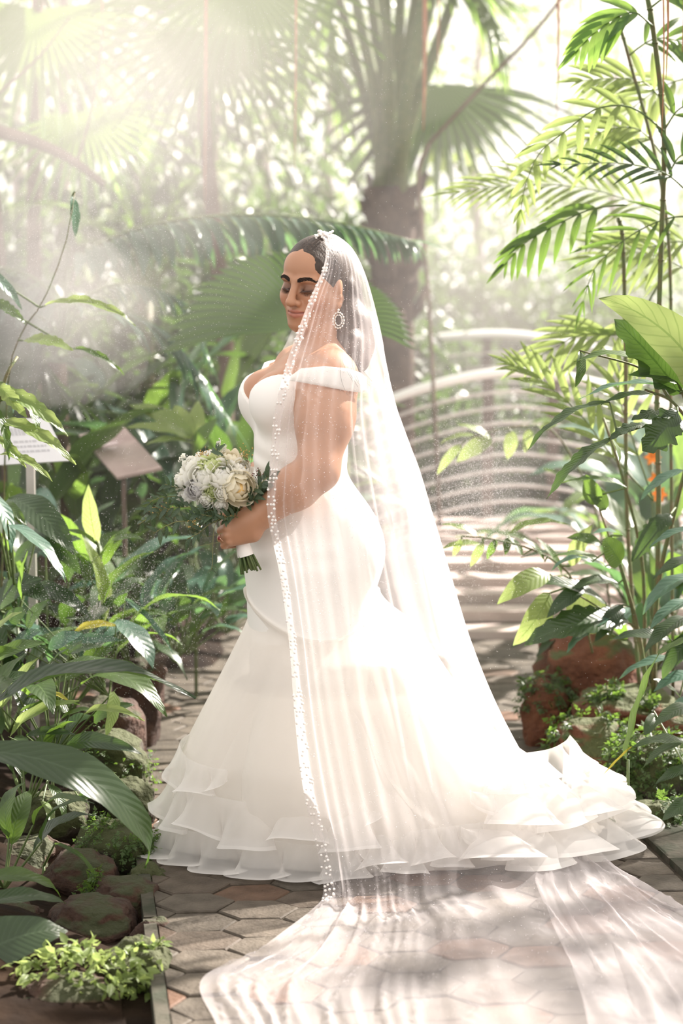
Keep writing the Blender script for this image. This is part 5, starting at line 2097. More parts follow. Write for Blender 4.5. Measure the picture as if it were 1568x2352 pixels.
# mid left: rows of lush shaded clumps
FILL = [
    # name, label, px, py(foot), n, L, width, kind, mats, group
    ('aspidistra', 'aspidistra clump with broad dark leaves below the brown sign', 300, 1390, 1.35, 16, .34, .30, 'lance', 'dmb'),
    ('aspidistra', 'shaded aspidistra clump at the foot of the white sign', 110, 1420, 1.25, 15, .36, .30, 'lance', 'dmb'),
    ('calathea', 'silvery leaved clump behind the bouquet stems', 430, 1420, 1.75, 16, .26, .36, 'ovate', 'bdb'),
    ('calathea', 'low grey green clump at the bend of the path', 520, 1450, 2.2, 15, .24, .36, 'ovate', 'bbm'),
    ('calathea', 'leafy clump on the brown slope left of the gown', 400, 1500, 1.6, 12, .22, .34, 'ovate', 'dbm'),
    ('heliconia', 'tall dark clump in the shade behind both signs', 200, 1300, 2.5, 16, .62, .26, 'lance', 'ddm'),
    ('heliconia', 'tall clump with dull blue leaves left of her waist', 480, 1330, 2.6, 18, .60, .24, 'lance', 'bdb'),
    ('heliconia', 'tall dark clump at the left edge behind the ragged shrub', 20, 1330, 2.2, 16, .66, .26, 'lance', 'ddm'),
    ('heliconia', 'thick green clump filling the gap under the fan palm', 560, 1300, 3.2, 20, .60, .26, 'lance', 'dmb'),
    ('heliconia', 'green clump far left behind the white sign', 90, 1290, 3.3, 18, .75, .24, 'lance', 'dmd'),
    ('heliconia', 'broad leaved clump between the signs in the back bed', 320, 1290, 3.4, 18, .72, .25, 'lance', 'dmb'),
    ('aspidistra', 'small dark clump at the left edge above the kerb rocks', 20, 1640, .45, 12, .28, .32, 'lance', 'dmd'),
    ('aspidistra', 'dark clump hidden behind the lime lily leaves', 150, 1620, .65, 14, .26, .32, 'lance', 'dmb'),
    ('aspidistra', 'dark clump over the square mossy rock', 60, 1860, .05, 10, .20, .34, 'lance', 'dmd'),
    ('aspidistra', 'clump in deep shade at the left edge above the drooping leaf', 10, 2060, -.45, 9, .18, .34, 'lance', 'dmd'),
]
for i, (nm, lb, px, py, Y, n_, L, wd, kd, mt) in enumerate(FILL):
    p = at(px, py, Y)
    rosette(nm, lb, 'plant', (p.x, p.y, max(0, min(.22, p.z))), n_, L, wd, kd, mt, seed=i, spread=(.12, 1.05), stalk=.75, droop=.8)

p = at(440, 1010, 2.0)
hero('heliconia', 'backlit plant with pointed lime fingers right of the brown sign', 'plant', (446, 1060, 2.0), [
    ('lance', 'l', 440, 1005, 2.0, 288, 982, 1.9, 36, .4, -.2), ('lance', 'l', 442, 1000, 2.0, 296, 930, 2.05, 46, .5, -.3),
    ('lance', 'l', 444, 1020, 2.0, 335, 1022, 1.85, 34, .4, .1), ('lance', 'l', 440, 1010, 2.0, 400, 930, 2.1, 50, .4, -.3),
    ('lance', 'l', 446, 1015, 2.0, 455, 920, 2.1, 40, .4, .2), ('lance', 'm', 446, 1040, 2.0, 500, 960, 2.0, 40, .5, .2)], sr=.006)

# fan palm behind her head
fp = thing('fan_palm', at(790, 1300, 2.45) * 1.0, 'fan palm whose pleated leaf spreads behind her head', 'palm')
fp.location.z = 0
MB().tube([(0, 0, 0), (.01, 0, .55), (0.0, -.05, 1.0), tuple(at(735, 750, 2.35) - Vector(fp.location))], [.03, .022, .016, .012], 8).build('stem', M_STALK, fp)
fan_leaf(fp, at(735, 750, 2.35), .63, PI * 1.04, PI * -.04, 44, (0.05, -1, .2), (0, .2, 1), 'f', split=.93, tipdroop=.22, pleat=.012, ratio=lambda u: float(np.interp(u, [0, .25, .5, .75, 1], [1.0, .74, .50, .50, .60])))

# feather frond arching above the fan
ap = thing('feather_palm', at(120, 1250, 3.0), 'feather palm with a long arching frond above her head', 'palm')
ap.location.z = 0
c0 = Vector((ap.location.x, ap.location.y, 0))
MB().tube([(0, 0, 0), (.02, 0, .9), (.03, 0, 1.25)], [.07, .06, .045], 10).build('trunk', M_BARK, ap)
pxf(ap, [(140, 800), (165, 620), (250, 550), (390, 508), (560, 494), (720, 504), (860, 530), (940, 552)], [3.0, 3.0, 2.95, 2.9, 2.85, 2.8, 2.75, 2.7], 34, .28, 'b', .25, ang=(1.2, .55), droop=.6, r=.013, hang=.9, seed=1, t0=.2)
pxf(ap, [(140, 800), (120, 690), (60, 630), (-60, 610), (-180, 640)], 2.9, 22, .30, 'b', .25, ang=(1.2, .6), droop=.6, r=.012, hang=1.0, seed=2, t0=.2)
pxf(ap, [(140, 800), (190, 690), (300, 650), (420, 700), (480, 830)], 2.7, 22, .20, 'b', .13, ang=(1.1, .5), droop=.6, r=.011, hang=.7, seed=3, t0=.2)
pxf(ap, [(140, 800), (230, 720), (340, 745), (430, 830), (520, 960)], 2.5, 24, .30, 'b', .10, ang=(.9, .4), droop=.5, r=.011, hang=.5, seed=4, t0=.2)
pxf(ap, [(140, 800), (120, 760), (100, 830), (180, 930), (330, 955)], 2.8, 22, .30, 'd', .10, ang=(1.0, .5), droop=.5, r=.011, hang=.4, seed=5, t0=.2)

# big palm with a fan of leaf bases behind the bride
bp = thing('trunk_palm', at(900, 1200, 5.6), 'tall palm with a sheaf of thick leaf stalks rising above her veil', 'palm')
bp.location.z = 0
b0_ = Vector(bp.location)
MB().tube([tuple(at(905, 1200, 5.6) - b0_), tuple(at(905, 900, 5.6) - b0_), tuple(at(900, 640, 5.6) - b0_), tuple(at(895, 430, 5.6) - b0_)], [.125, .115, .12, .155], 12).build('trunk', M_TRUNK, bp)
for i in range(26):                                # old leaf bases left on the trunk
    a = i * 2.4
    q = at(902, 450 + i * 13, 5.6) - b0_
    d = Vector((math.cos(a), math.sin(a), 0))
    MB().tube([tuple(q + d * .09), tuple(q + d * .15 + Vector((0, 0, .05))), tuple(q + d * .185 + Vector((0, 0, .13 + .04 * math.sin(i))))], [.045, .035, .012], 6).build('leaf_base', M_TRUNK, bp)
for i, (x1, y1, x2, y2, yd) in enumerate([(868, 260, 800, -80, 5.4), (880, 240, 842, -90, 5.7), (893, 240, 880, -90, 5.3), (905, 240, 925, -90, 5.7), (918, 240, 968, -90, 5.5), (930, 260, 1010, -80, 5.8), (942, 280, 1060, -60, 5.6), (858, 300, 770, -40, 5.9), (885, 230, 860, -100, 5.9), (925, 280, 990, -100, 5.2)]):
    pts = [at(895 + (i - 4.5) * 4, 470, 5.6), at(x1, y1, yd), at(x2, y2, yd)]
    C = catmull([tuple(p - b0_) for p in pts], 12)
    MB().tube(C, [.055, .052, .05, .047, .044, .041, .038, .035, .033, .031, .03, .028], 7).build('leaf_stalk', M_STALK, bp)
for i, (pix, yy) in enumerate([([(770, -40), (720, 40), (690, 160), (680, 300)], 5.6), ([(1060, -60), (1090, 0), (1120, 60), (1150, 150)], 5.5), ([(900, -100), (980, -60), (1080, -30), (1180, 10)], 5.3), ([(800, -80), (760, 30), (770, 170), (800, 280)], 5.9)]):
    pxf(bp, pix, yy, 20, .42, 'p', .09, ang=(1.1, .6), droop=.4, r=.015, hang=.35, seed=20 + i, t0=.0)
cr = at(900, -60, 5.5)  # start of unseen fronds added above the frame to shade the left beds
for i, e in enumerate([(1.6, 4.1, 3.45), (1.0, 3.9, 3.75), (2.1, 4.9, 3.5), (.3, 4.0, 3.7), (1.7, 5.9, 3.7), (-.7, 4.6, 3.7), (1.35, 4.5, 3.95)]):
    e = Vector(e)
    mdl = cr.lerp(e, .5) + Vector((0, 0, .35))
    frond(bp, [cr, cr.lerp(mdl, .5) + Vector((0, 0, .12)), mdl, e], 24, .55, 'p', .13, ang=(1.2, .6), droop=.4, r=.018, hang=.15, seed=80 + i, t0=.15)
fan_leaf(bp, at(1010, 190, 5.9), .75, -.1, -PI * .95, 20, (0, -1, .3), (0, .3, 1), 'f', split=.5, tipdroop=.3)

# a spray of lit lime leaves hanging right of the stalks
sy = thing('climber', at(1060, 430, 6.3), 'spray of lit lime leaves hanging right of the leaf stalks', 'vine')
so = Vector(sy.location)
MB().tube(catmull([tuple(at(*q) - so) for q in ((965, 250, 6.0), (1000, 330, 6.2), (1050, 380, 6.3), (1110, 350, 6.3))], 10), [.008] * 10, 5).build('stem', M_CANE, sy)
for i, (x, y, x2, y2) in enumerate([(1000, 330, 1035, 350), (1020, 350, 1015, 395), (1050, 380, 1085, 400), (1060, 375, 1100, 345), (985, 400, 980, 430), (1040, 370, 1060, 350), (1005, 335, 990, 375), (1075, 370, 1070, 410)]):
    add_leaf(sy, leaf('round', 'l', .3, .3, .2, .012, 0, i % 3), at(x, y, 6.25), at(x2, y2, 6.2), (0, -.8, .5), 2.6)

# upper left palms in the glare
for i, (nm, lb, fx, Y, hubs) in enumerate([
    ('fan_palm', 'fan palm hanging its split leaf in the glare at the top left', 500, 4.2, [((486, 72), .62, -PI * .02, -PI * 1.0, 26), ((560, -60), .7, -PI * .05, -PI * .95, 24)]),
    ('fan_palm', 'hazy fan palm with broad leaves at the upper left edge', 60, 4.6, [((90, 20), .75, .15, -PI * 1.05, 26), ((190, 250), .55, .2, -PI * .9, 22)]),
]):
    rt = thing(nm, at(fx, 1180, Y), lb, 'palm')
    rt.location.z = 0
    ro = Vector(rt.location)
    h = at(hubs[0][0][0], hubs[0][0][1] - 60, Y) - ro
    MB().tube([(0, 0, 0), (.05, .02, 1.2), tuple(h + Vector((-.05, .1, -.5))), tuple(h)], [.05, .04, .035, .03], 10).build('trunk', M_BARK, rt)
    for (hp, R, a0, a1, ns) in hubs:
        hb = at(hp[0], hp[1], Y - .1)
        MB().tube([tuple(h), tuple((h + hb - ro) / 2 + Vector((0, 0, .06))), tuple(hb - ro)], [.02, .016, .012], 6).build('leaf_stalk', M_STALK, rt)
        fan_leaf(rt, hb, R, a0, a1, ns, (.1, -1, .35), (0, .3, 1), 'p', split=.42, tipdroop=.35)
ar = thing('areca_palm', at(330, 1220, 5.2), 'feathery palm in the sunlit haze left of the hanging fan leaf', 'palm')
ar.location.z = 0
MB().tube([(0, 0, 0), (.03, 0, 1.0), (.02, 0, 1.5)], [.06, .05, .04], 9).build('trunk', M_CANE, ar)
for i, pix in enumerate([[(330, 700), (300, 500), (220, 330), (80, 250)], [(330, 700), (340, 480), (330, 300), (240, 160)], [(330, 700), (390, 500), (460, 400), (560, 380)], [(330, 700), (270, 560), (160, 480), (40, 470)], [(330, 700), (420, 560), (520, 500), (640, 520)]]):
    pxf(ar, pix, 5.2 - .15 * i, 20, .36, 'p', .10, ang=(1.1, .55), droop=.5, r=.014, hang=.35, seed=40 + i, t0=.25)
bt = thing('bare_branch', at(20, 1200, 3.6), 'brown bare branch slanting across the haze at the upper left', 'branch')
bt.location.z = 0
bo = Vector(bt.location)
for pts, r in (([(20, 1200, 3.6), (10, 700, 3.6), (-20, 310, 3.6)], .03), ([(-60, 290, 3.6), (60, 320, 3.6), (160, 365, 3.6), (240, 425, 3.6)], .035), ([(-10, 220, 3.6), (90, 130, 3.6), (160, 40, 3.6)], .008), ([(175, 380, 3.6), (210, 250, 3.6), (238, 60, 3.6)], .007)):
    C = catmull([tuple(at(*q) - bo) for q in pts], 12)
    MB().tube(C, [r * (1 - .05 * k) for k in range(12)], 7).build('branch', M_BARK, bt)
db = thing('bare_branch', at(1240, 1180, 4.8), 'thin brown stem slanting up to the right behind the veil', 'branch')
db.location.z = 0
bo = Vector(db.location)
MB().tube(catmull([tuple(at(*q) - bo) for q in ((985, 330, 4.8), (1100, 205, 4.8), (1230, 70, 4.8), (1330, -60, 4.8))], 12), [.010] * 12, 7).build('branch', M_BARK, db)
MB().tube(catmull([tuple(at(*q) - bo) for q in ((985, 330, 4.8), (960, 420, 4.85), (985, 700, 4.9), (1010, 1210, 5.0))], 12), [.011] * 12, 7).build('trunk', M_BARK, db)

# unseen tree added beyond the right edge so that its crown shades the train
sh = thing('tree', (4.7, 3.0, 0), 'unseen tree added beyond the right edge to shade the train', 'tree')
MB().tube([(0, 0, -.05), (.05, 0, 1.4), (-.15, -.1, 2.7), (-.5, -.2, 3.6)], [.14, .12, .10, .05], 9).build('trunk', M_BARK, sh)
foliage('foliage', (4.25, 2.45, 3.6), (.62, .75, .35), 330, .20, 'm', sh, 91, shell=False)

# hanging aerial roots
for i, (x, y1, Y, r, lb) in enumerate([
    (972, 300, 4.0, .011, 'thick orange aerial root hanging before the leaf stalks'), (1004, 190, 4.2, .005, 'thin aerial root beside the thick orange one'),
    (1278, 272, 3.0, .006, 'pale aerial root hanging in the haze right of the palm'), (1331, 60, 3.2, .005, 'short aerial root at the top right of the haze'),
    (1529, 180, .6, .0035, 'red brown aerial root in front of the bamboo palm'), (1519, 320, .7, .0025, 'thread of aerial root beside the bamboo palm stem'),
    (676, 400, 2.8, .004, 'faint orange aerial root hanging above her head'), (470, 480, 3.8, .007, 'pinkish aerial root in the glare left of her head'),
    (232, 240, 3.0, .004, 'aerial root at the upper left beside the bare branch'), (1566, 120, .65, .004, 'aerial root at the top right corner')]):
    a = at(x + 3, -60, Y)
    b = at(x, y1, Y)
    o = MB().tube(catmull([tuple(a - b), ((a - b).x * .3 + .004, 0, (a - b).z * .5), (0, 0, 0)], 8), [r, r, r, r * .9, r * .8, r * .7, r * .5, r * .25], 6).build('aerial_root', M_ROOT)
    o.location = b
    tag(o, lb, 'root', 'hanging aerial roots')

# ================================================================== the right bank
bm_ = thing('bamboo_palm', at(1515, 1560, .95), 'bamboo palm with thin ringed canes and arching leaves at the right', 'palm')
bm_.location.z = 0
ro = Vector(bm_.location)
for pts, r in (([(1500, 1600, .95), (1512, 1200, .92), (1508, 900, .90), (1518, 560, .88), (1524, 300, .86), (1498, 60, .84), (1478, -40, .84)], .0085),
               ([(1470, 1600, 1.1), (1440, 1200, 1.1), (1436, 800, 1.1), (1430, 560, 1.1), (1420, 500, 1.1)], .007),
               ([(1545, 1600, 1.2), (1540, 1000, 1.2), (1530, 500, 1.2), (1440, 120, 1.2), (1420, 60, 1.2)], .006)):
    C = catmull([tuple(at(*q) - ro) for q in pts], 26)
    m = MB().tube(C, [r] * 26, 7)
    for q in C[2::2]:
        m.tube([q + np.array((0, 0, -.003)), q + np.array((0, 0, .003))], [r * 1.25, r * 1.25], 7)
    m.build('cane', M_CANE, bm_)
BR = [
    ([(1524, 300), (1450, 247), (1370, 250), (1300, 300), (1240, 350), (1208, 420), (1196, 480)], .80, 12, .130, 'l', .20, (1.1, .5), .35),
    ([(1498, 60), (1460, 30), (1420, 38), (1370, 70), (1330, 110)], .80, 9, .16, 'p', .21, (.9, .4), .55),
    ([(1490, 20), (1540, -10), (1590, 20), (1630, 90)], .80, 8, .15, 'p', .21, (.9, .4), .5),
    ([(1440, 130), (1500, 90), (1560, 95), (1620, 130)], 1.2, 9, .14, 'm', .16, (1.1, .5), .3),
    ([(1545, 260), (1480, 190), (1410, 180), (1340, 185)], 1.25, 10, .16, 'l', .16, (.9, .45), .15),
    ([(1540, 380), (1470, 300), (1390, 300), (1310, 345)], 1.25, 12, .16, 'l', .16, (1.0, .5), .35),
    ([(1580, 440), (1520, 395), (1420, 375), (1290, 378)], .75, 11, .13, 'd', .13, (.8, .35), .1),
    ([(1560, 520), (1470, 470), (1330, 430), (1180, 425), (1060, 440)], 1.8, 22, .24, 'l', .075, (.9, .35), .15),
    ([(1440, 470), (1360, 480), (1280, 515), (1210, 555), (1165, 600)], 1.0, 10, .16, 'm', .17, (1.0, .5), .6),
    ([(1620, 500), (1540, 500), (1450, 540), (1370, 610), (1340, 690)], .9, 10, .17, 'm', .09, (.9, .4), .2),
    ([(1620, 560), (1550, 555), (1470, 570), (1380, 560)], 1.4, 12, .20, 'l', .10, (1.0, .5), .3),
    ([(1620, 650), (1540, 600), (1460, 580), (1360, 590)], 1.5, 10, .2, 'l', .10, (1.0, .5), .35),
    ([(1520, 640), (1440, 760), (1330, 770), (1220, 830)], 1.3, 14, .20, 'l', .13, (1.0, .5), .4),
    ([(1500, 1150), (1400, 1040), (1330, 950), (1240, 870), (1185, 842)], 1.1, 13, .17, 'l', .15, (.7, .35), .0),
    ([(1500, 1150), (1450, 1000), (1420, 900), (1430, 820)], 1.2, 11, .18, 'l', .15, (.9, .4), .1),
    ([(1610, 170), (1520, 200), (1430, 270), (1350, 380)], 1.6, 13, .18, 'l', .14, (1.0, .5), .35),
    ([(1524, 300), (1560, 250), (1610, 240), (1660, 280)], .86, 8, .15, 'm', .19, (1.0, .5), .4),
    ([(1525, 420), (1560, 360), (1600, 360), (1650, 420)], .80, 8, .14, 'd', .19, (1.0, .5), .3),
]
for i, (pix, Y, n_, ll, mt, wd, ang, hg) in enumerate(BR):
    pxf(bm_, pix, Y, max(6, int(n_ * .8)), ll * 1.05, mt, wd * 1.0, up=(0, -.85, .5), ang=ang, droop=.5, r=.0035, hang=hg, seed=60 + i, t0=.22, jitter=.07)

hero('breadfruit_sapling', 'sapling with a great backlit lime leaf and dark lobed leaves at the right edge', 'tree', (1580, 940, .05), [
    ('lance', 'l', 1580, 880, .08, 1374, 684, -.02, 112, 1.35, -.75, .12), ('lobe', 'd', 1560, 905, .06, 1410, 733, .02, 84, .5, -.8),
    ('lance', 'd', 1506, 908, .02, 1380, 930, -.02, 44, .4, .3), ('tooth', 'd', 1400, 925, -.02, 1212, 1032, -.10, 34, .5, .3), ('lance', 'm', 1506, 858, .03, 1318, 832, -.02, 42, .7, .2),
    ('lobe', 'd', 1556, 945, .0, 1474, 1036, -.06, 82, .3, -.9), ('lobe', 'd', 1482, 975, .0, 1400, 1010, -.05, 36, .4, .1), ('tooth', 'd', 1402, 1008, -.02, 1256, 1146, -.08, 40, .4, .2),
    ('lance', 'd', 1332, 806, .0, 1320, 890, -.02, 38, .4, -1.0), ('lance', 'm', 1405, 1008, .0, 1422, 1064, -.03, 32, .4, -.9), ('lance', 'b', 1560, 900, .05, 1330, 918, .0, 44, .5, .4),
    ('lobe', 'd', 1548, 958, .0, 1450, 965, -.04, 50, .4, .1), ('lance', 'd', 1565, 965, .02, 1530, 1010, -.02, 40, .4, -.4), ('lance', 'm', 1555, 880, .04, 1440, 862, .0, 40, .5, -.2)],
    stem=[([(1610, 1700, .15), (1600, 1200, .1), (1590, 980, .06), (1568, 900, .06)], .012), ([(1590, 980, .06), (1540, 920, .03), (1480, 895, .02)], .005), ([(1590, 985, .06), (1500, 975, .0), (1400, 1005, -.02)], .005), ([(1540, 920, .03), (1480, 850, .03), (1330, 805, 0.0)], .004)])
hero('croton_shrub', 'leggy shrub with hanging lime and dark leaves over the red boulders', 'shrub', (1470, 1560, .75), [
    ('tooth', 'd', 1440, 1425, .7, 1202, 1482, .55, 88, .5, -.15), ('lance', 'l', 1262, 1362, .68, 1178, 1482, .62, 66, .6, -.9), ('lance', 'l', 1262, 1318, .68, 1142, 1388, .6, 58, .7, -.3),
    ('round', 'm', 1425, 1295, .6, 1385, 1238, .55, 62, .2, -.8), ('lance', 'd', 1392, 1388, .7, 1208, 1338, .65, 52, .5, .1), ('round', 'l', 1390, 1435, .8, 1300, 1380, .8, 92, .3, -.6),
    ('tooth', 'b', 1400, 1420, .65, 1300, 1500, .55, 36, .4, .3), ('lance', 'd', 1340, 1350, .66, 1255, 1420, .6, 42, .5, -.2), ('lance', 'm', 1390, 1300, .7, 1270, 1280, .65, 34, .6, .2),
    ('lance', 'b', 1360, 1290, .65, 1265, 1312, .6, 26, .8, .3), ('lance', 'd', 1420, 1340, .7, 1310, 1355, .6, 44, .5, .1), ('lance', 'm', 1370, 1160, .7, 1345, 1090, .7, 44, .3, -.7),
    ('lance', 'm', 1392, 1170, .7, 1350, 1110, .72, 40, .3, -.3), ('lance', 'b', 1430, 1230, .65, 1360, 1226, .6, 34, .5, .3), ('tooth', 'd', 1540, 1180, .6, 1450, 1290, .55, 52, .5, -.3),
    ('lance', 'b', 1570, 1080, .55, 1470, 1150, .5, 34, .5, .2), ('lance', 'd', 1430, 1390, .7, 1365, 1475, .62, 40, .5, -.3), ('lance', 'm', 1440, 1120, .7, 1290, 1110, .7, 24, .5, .1),
    ('lance', 'd', 1400, 1460, .7, 1320, 1440, .65, 44, .4, .2), ('lance', 'm', 1380, 1250, .7, 1300, 1235, .7, 30, .6, -.3)],
    stem=[([(1485, 1575, .78), (1462, 1440, .74), (1430, 1320, .70), (1402, 1230, .68)], .009), ([(1462, 1440, .74), (1400, 1410, .70), (1300, 1350, .68)], .004), ([(1480, 1580, .9), (1475, 1300, .85), (1430, 1100, .8), (1385, 960, .8)], .007), ([(1500, 1580, .85), (1510, 1350, .8), (1555, 1150, .7), (1580, 1050, .65)], .009), ([(1430, 1320, .7), (1380, 1180, .7), (1365, 1120, .7)], .004)])
hero('willow_shrub', 'twig of narrow pale green leaves reaching over the path behind the veil', 'shrub', (1330, 1420, 1.0), [
    ('lance', 'l', 1100, 1232, .85, 1012, 1204, .85, 24, .4, .1), ('lance', 'l', 1105, 1250, .85, 1010, 1262, .85, 26, .4, .1), ('lance', 'l', 1110, 1248, .85, 1080, 1302, .85, 22, .4, -.4),
    ('lance', 'm', 1140, 1240, .85, 1118, 1285, .85, 20, .4, -.3), ('lance', 'm', 1165, 1235, .88, 1160, 1275, .85, 20, .4, -.3), ('lance', 'm', 1200, 1275, .9, 1160, 1232, .9, 30, .4, .1),
    ('lance', 'm', 1250, 1290, .9, 1190, 1235, .88, 30, .5, .2), ('lance', 'l', 1165, 1228, .9, 1305, 1206, .9, 34, .6, -.2), ('lance', 'm', 1290, 1320, .95, 1230, 1235, .95, 28, .4, .2), ('lance', 'l', 1310, 1300, .95, 1360, 1205, .95, 42, .5, .1),
    ('lance', 'l', 1060, 1238, .85, 1040, 1280, .85, 18, .4, -.3)],
    stem=[([(1360, 1500, 1.0), (1320, 1340, .95), (1240, 1270, .9), (1130, 1238, .85), (1060, 1232, .85)], .004)])
hero('willow_shrub', 'faint pale leaves in the mist before the bridge rails', 'shrub', (1330, 1180, 2.0), [
    ('lance', 'l', 1130, 1010, 1.9, 1050, 975, 1.9, 30, .4, .1), ('lance', 'l', 1130, 1010, 1.9, 1048, 1062, 1.9, 46, .5, -.3), ('lance', 'l', 1060, 1020, 1.9, 1004, 1090, 1.9, 24, .5, -.4), ('lance', 'l', 1175, 990, 1.9, 1165, 1055, 1.9, 34, .4, -.4),
    ('lance', 'l', 1215, 985, 1.9, 1205, 1040, 1.9, 24, .4, -.3), ('lance', 'l', 1240, 985, 1.9, 1280, 975, 1.9, 30, .4, .1), ('lance', 'l', 1090, 1000, 1.9, 1010, 1020, 1.9, 22, .5, .1)],
    stem=[([(1400, 1400, 2.1), (1370, 1180, 2.05), (1280, 1000, 2.0), (1190, 980, 1.9), (1080, 1005, 1.9)], .005)])
# folded strap leaf
sp = hero('strap_leaf_plant', 'long folded strap leaf leaning across the red boulders', 'plant', (1442, 1745, .1), [
    ('strap', 'm', 1438, 1738, -.02, 1512, 1500, .05, 30, .15, -.9), ('strap', 'm', 1511, 1502, .05, 1600, 1462, .05, 34, .2, -.4), ('strap', 'y', 1450, 1715, -.02, 1385, 1780, -.05, 5, .2, -.2)], stalks=False)
hero('peace_lily', 'glossy striped leaves at the right edge above the ferns', 'plant', (1590, 1790, .10), [
    ('lance', 'd', 1600, 1720, .05, 1452, 1716, -.05, 48, .5, .2), ('lance', 'd', 1600, 1625, .15, 1500, 1668, .05, 48, .5, .1), ('lance', 'd', 1610, 1770, .0, 1505, 1802, -.05, 44, .6, .2), ('ovate', 'd', 1610, 1840, -.05, 1520, 1885, -.1, 56, .5, .1),
    ('lance', 'd', 1600, 1700, .1, 1475, 1765, .05, 36, .6, .3), ('lance', 'b', 1620, 1600, .2, 1530, 1640, .2, 40, .5, .2), ('round', 'd', 1505, 1640, .3, 1480, 1688, .25, 30, .3, -.3)], sr=.004)
hero('calathea', 'glossy white striped leaves in the shade at the right edge', 'plant', (1580, 1520, .55), [
    ('lance', 'b', 1610, 1325, .5, 1475, 1412, .4, 58, .7, .3), ('lance', 'b', 1600, 1380, .5, 1490, 1450, .4, 46, .6, .3), ('lance', 'd', 1590, 1420, .5, 1480, 1500, .4, 50, .6, .2), ('lance', 'b', 1580, 1520, .5, 1420, 1560, .45, 40, .6, .3),
    ('lance', 'd', 1540, 1470, .5, 1400, 1470, .5, 40, .5, .1), ('lance', 'd', 1620, 1290, .5, 1500, 1330, .4, 44, .6, .2), ('ovate', 'd', 1600, 1460, .45, 1520, 1560, .4, 60, .6, .1), ('lance', 'b', 1600, 1550, .45, 1500, 1590, .4, 44, .6, .2),
    ('lance', 'b', 1620, 1220, .5, 1490, 1260, .45, 36, .6, .3), ('ovate', 'd', 1560, 1600, .5, 1500, 1560, .45, 50, .3, .2)], sr=.004)
RFILL = [
    ('aspidistra', 'shaded clump behind the leggy shrub over the boulders', 1500, 1480, 1.5, 16, .30, .30, 'lance', 'dmb'),
    ('aspidistra', 'dark clump at the right edge behind the canes', 1580, 1440, 1.7, 16, .40, .28, 'lance', 'dmd'),
    ('heliconia', 'tall leafy clump at the far right behind the orange flowers', 1590, 1300, 3.0, 18, .60, .25, 'lance', 'dmb'),
    ('heliconia', 'green clump beside the deck behind the canes', 1440, 1340, 3.0, 14, .40, .28, 'lance', 'mdb'),
    ('heliconia', 'leafy clump at the corner of the plank deck', 1500, 1250, 4.2, 16, .55, .28, 'lance', 'mdm'),
]
for i, (nm, lb, px, py, Y, n_, L, wd, kd, mt) in enumerate(RFILL):
    p = at(px, py, Y)
    rosette(nm, lb, 'plant', (p.x, p.y, max(0, min(.2, p.z))), n_, L, wd, kd, mt, seed=50 + i, spread=(.12, 1.05), stalk=.75, droop=.8)
# orange flowers glowing between the canes
M_ORANGE = plain('orange_petal', (0.85, 0.25, 0.02), 0.5, 0.3)
for i, (px, py, lb) in enumerate([(1497, 1050, 'orange flower highest between the canes'), (1505, 1102, 'orange flower just under the highest one'), (1512, 1135, 'small orange flower in the middle of the canes'), (1495, 1255, 'upper orange flower of the lower pair'), (1500, 1288, 'lowest orange flower by the shaded leaves')]):
    Y = 1.9
    c = at(px, py, Y)
    rt = thing('orange_flower', (c.x, c.y, 0), lb, 'flower', 'orange flowers between the canes')
    MB().tube([(0, 0, 0), (.01, 0, c.z * .6), (0, 0, c.z)], [.005, .004, .003], 6).build('stem', M_STALK, rt)
    for k in range(6):
        a = 2 * PI * k / 6 + i
        o = link('petal', leaf('ovate', 'y', .5, .6, .2, .02, 0, k % 3), rt)
        o.data = _leafcache.get(('opetal',)) or o.data
        d = Vector((math.cos(a), -.4, math.sin(a))).normalized()
        o.matrix_basis = Matrix.Translation((0, 0, c.z)) @ chord((0, 0, 0), d * .036, (0, -1, .2), 1.2)
    _m = _leafcache.get(('om',))
    for ch in [q for q in rt.children if q.name.startswith('petal')]:
        if _m is None:
            _m = ch.data.copy()
            _m.materials[0] = M_ORANGE
            _leafcache[('om',)] = _m
        ch.data = _m

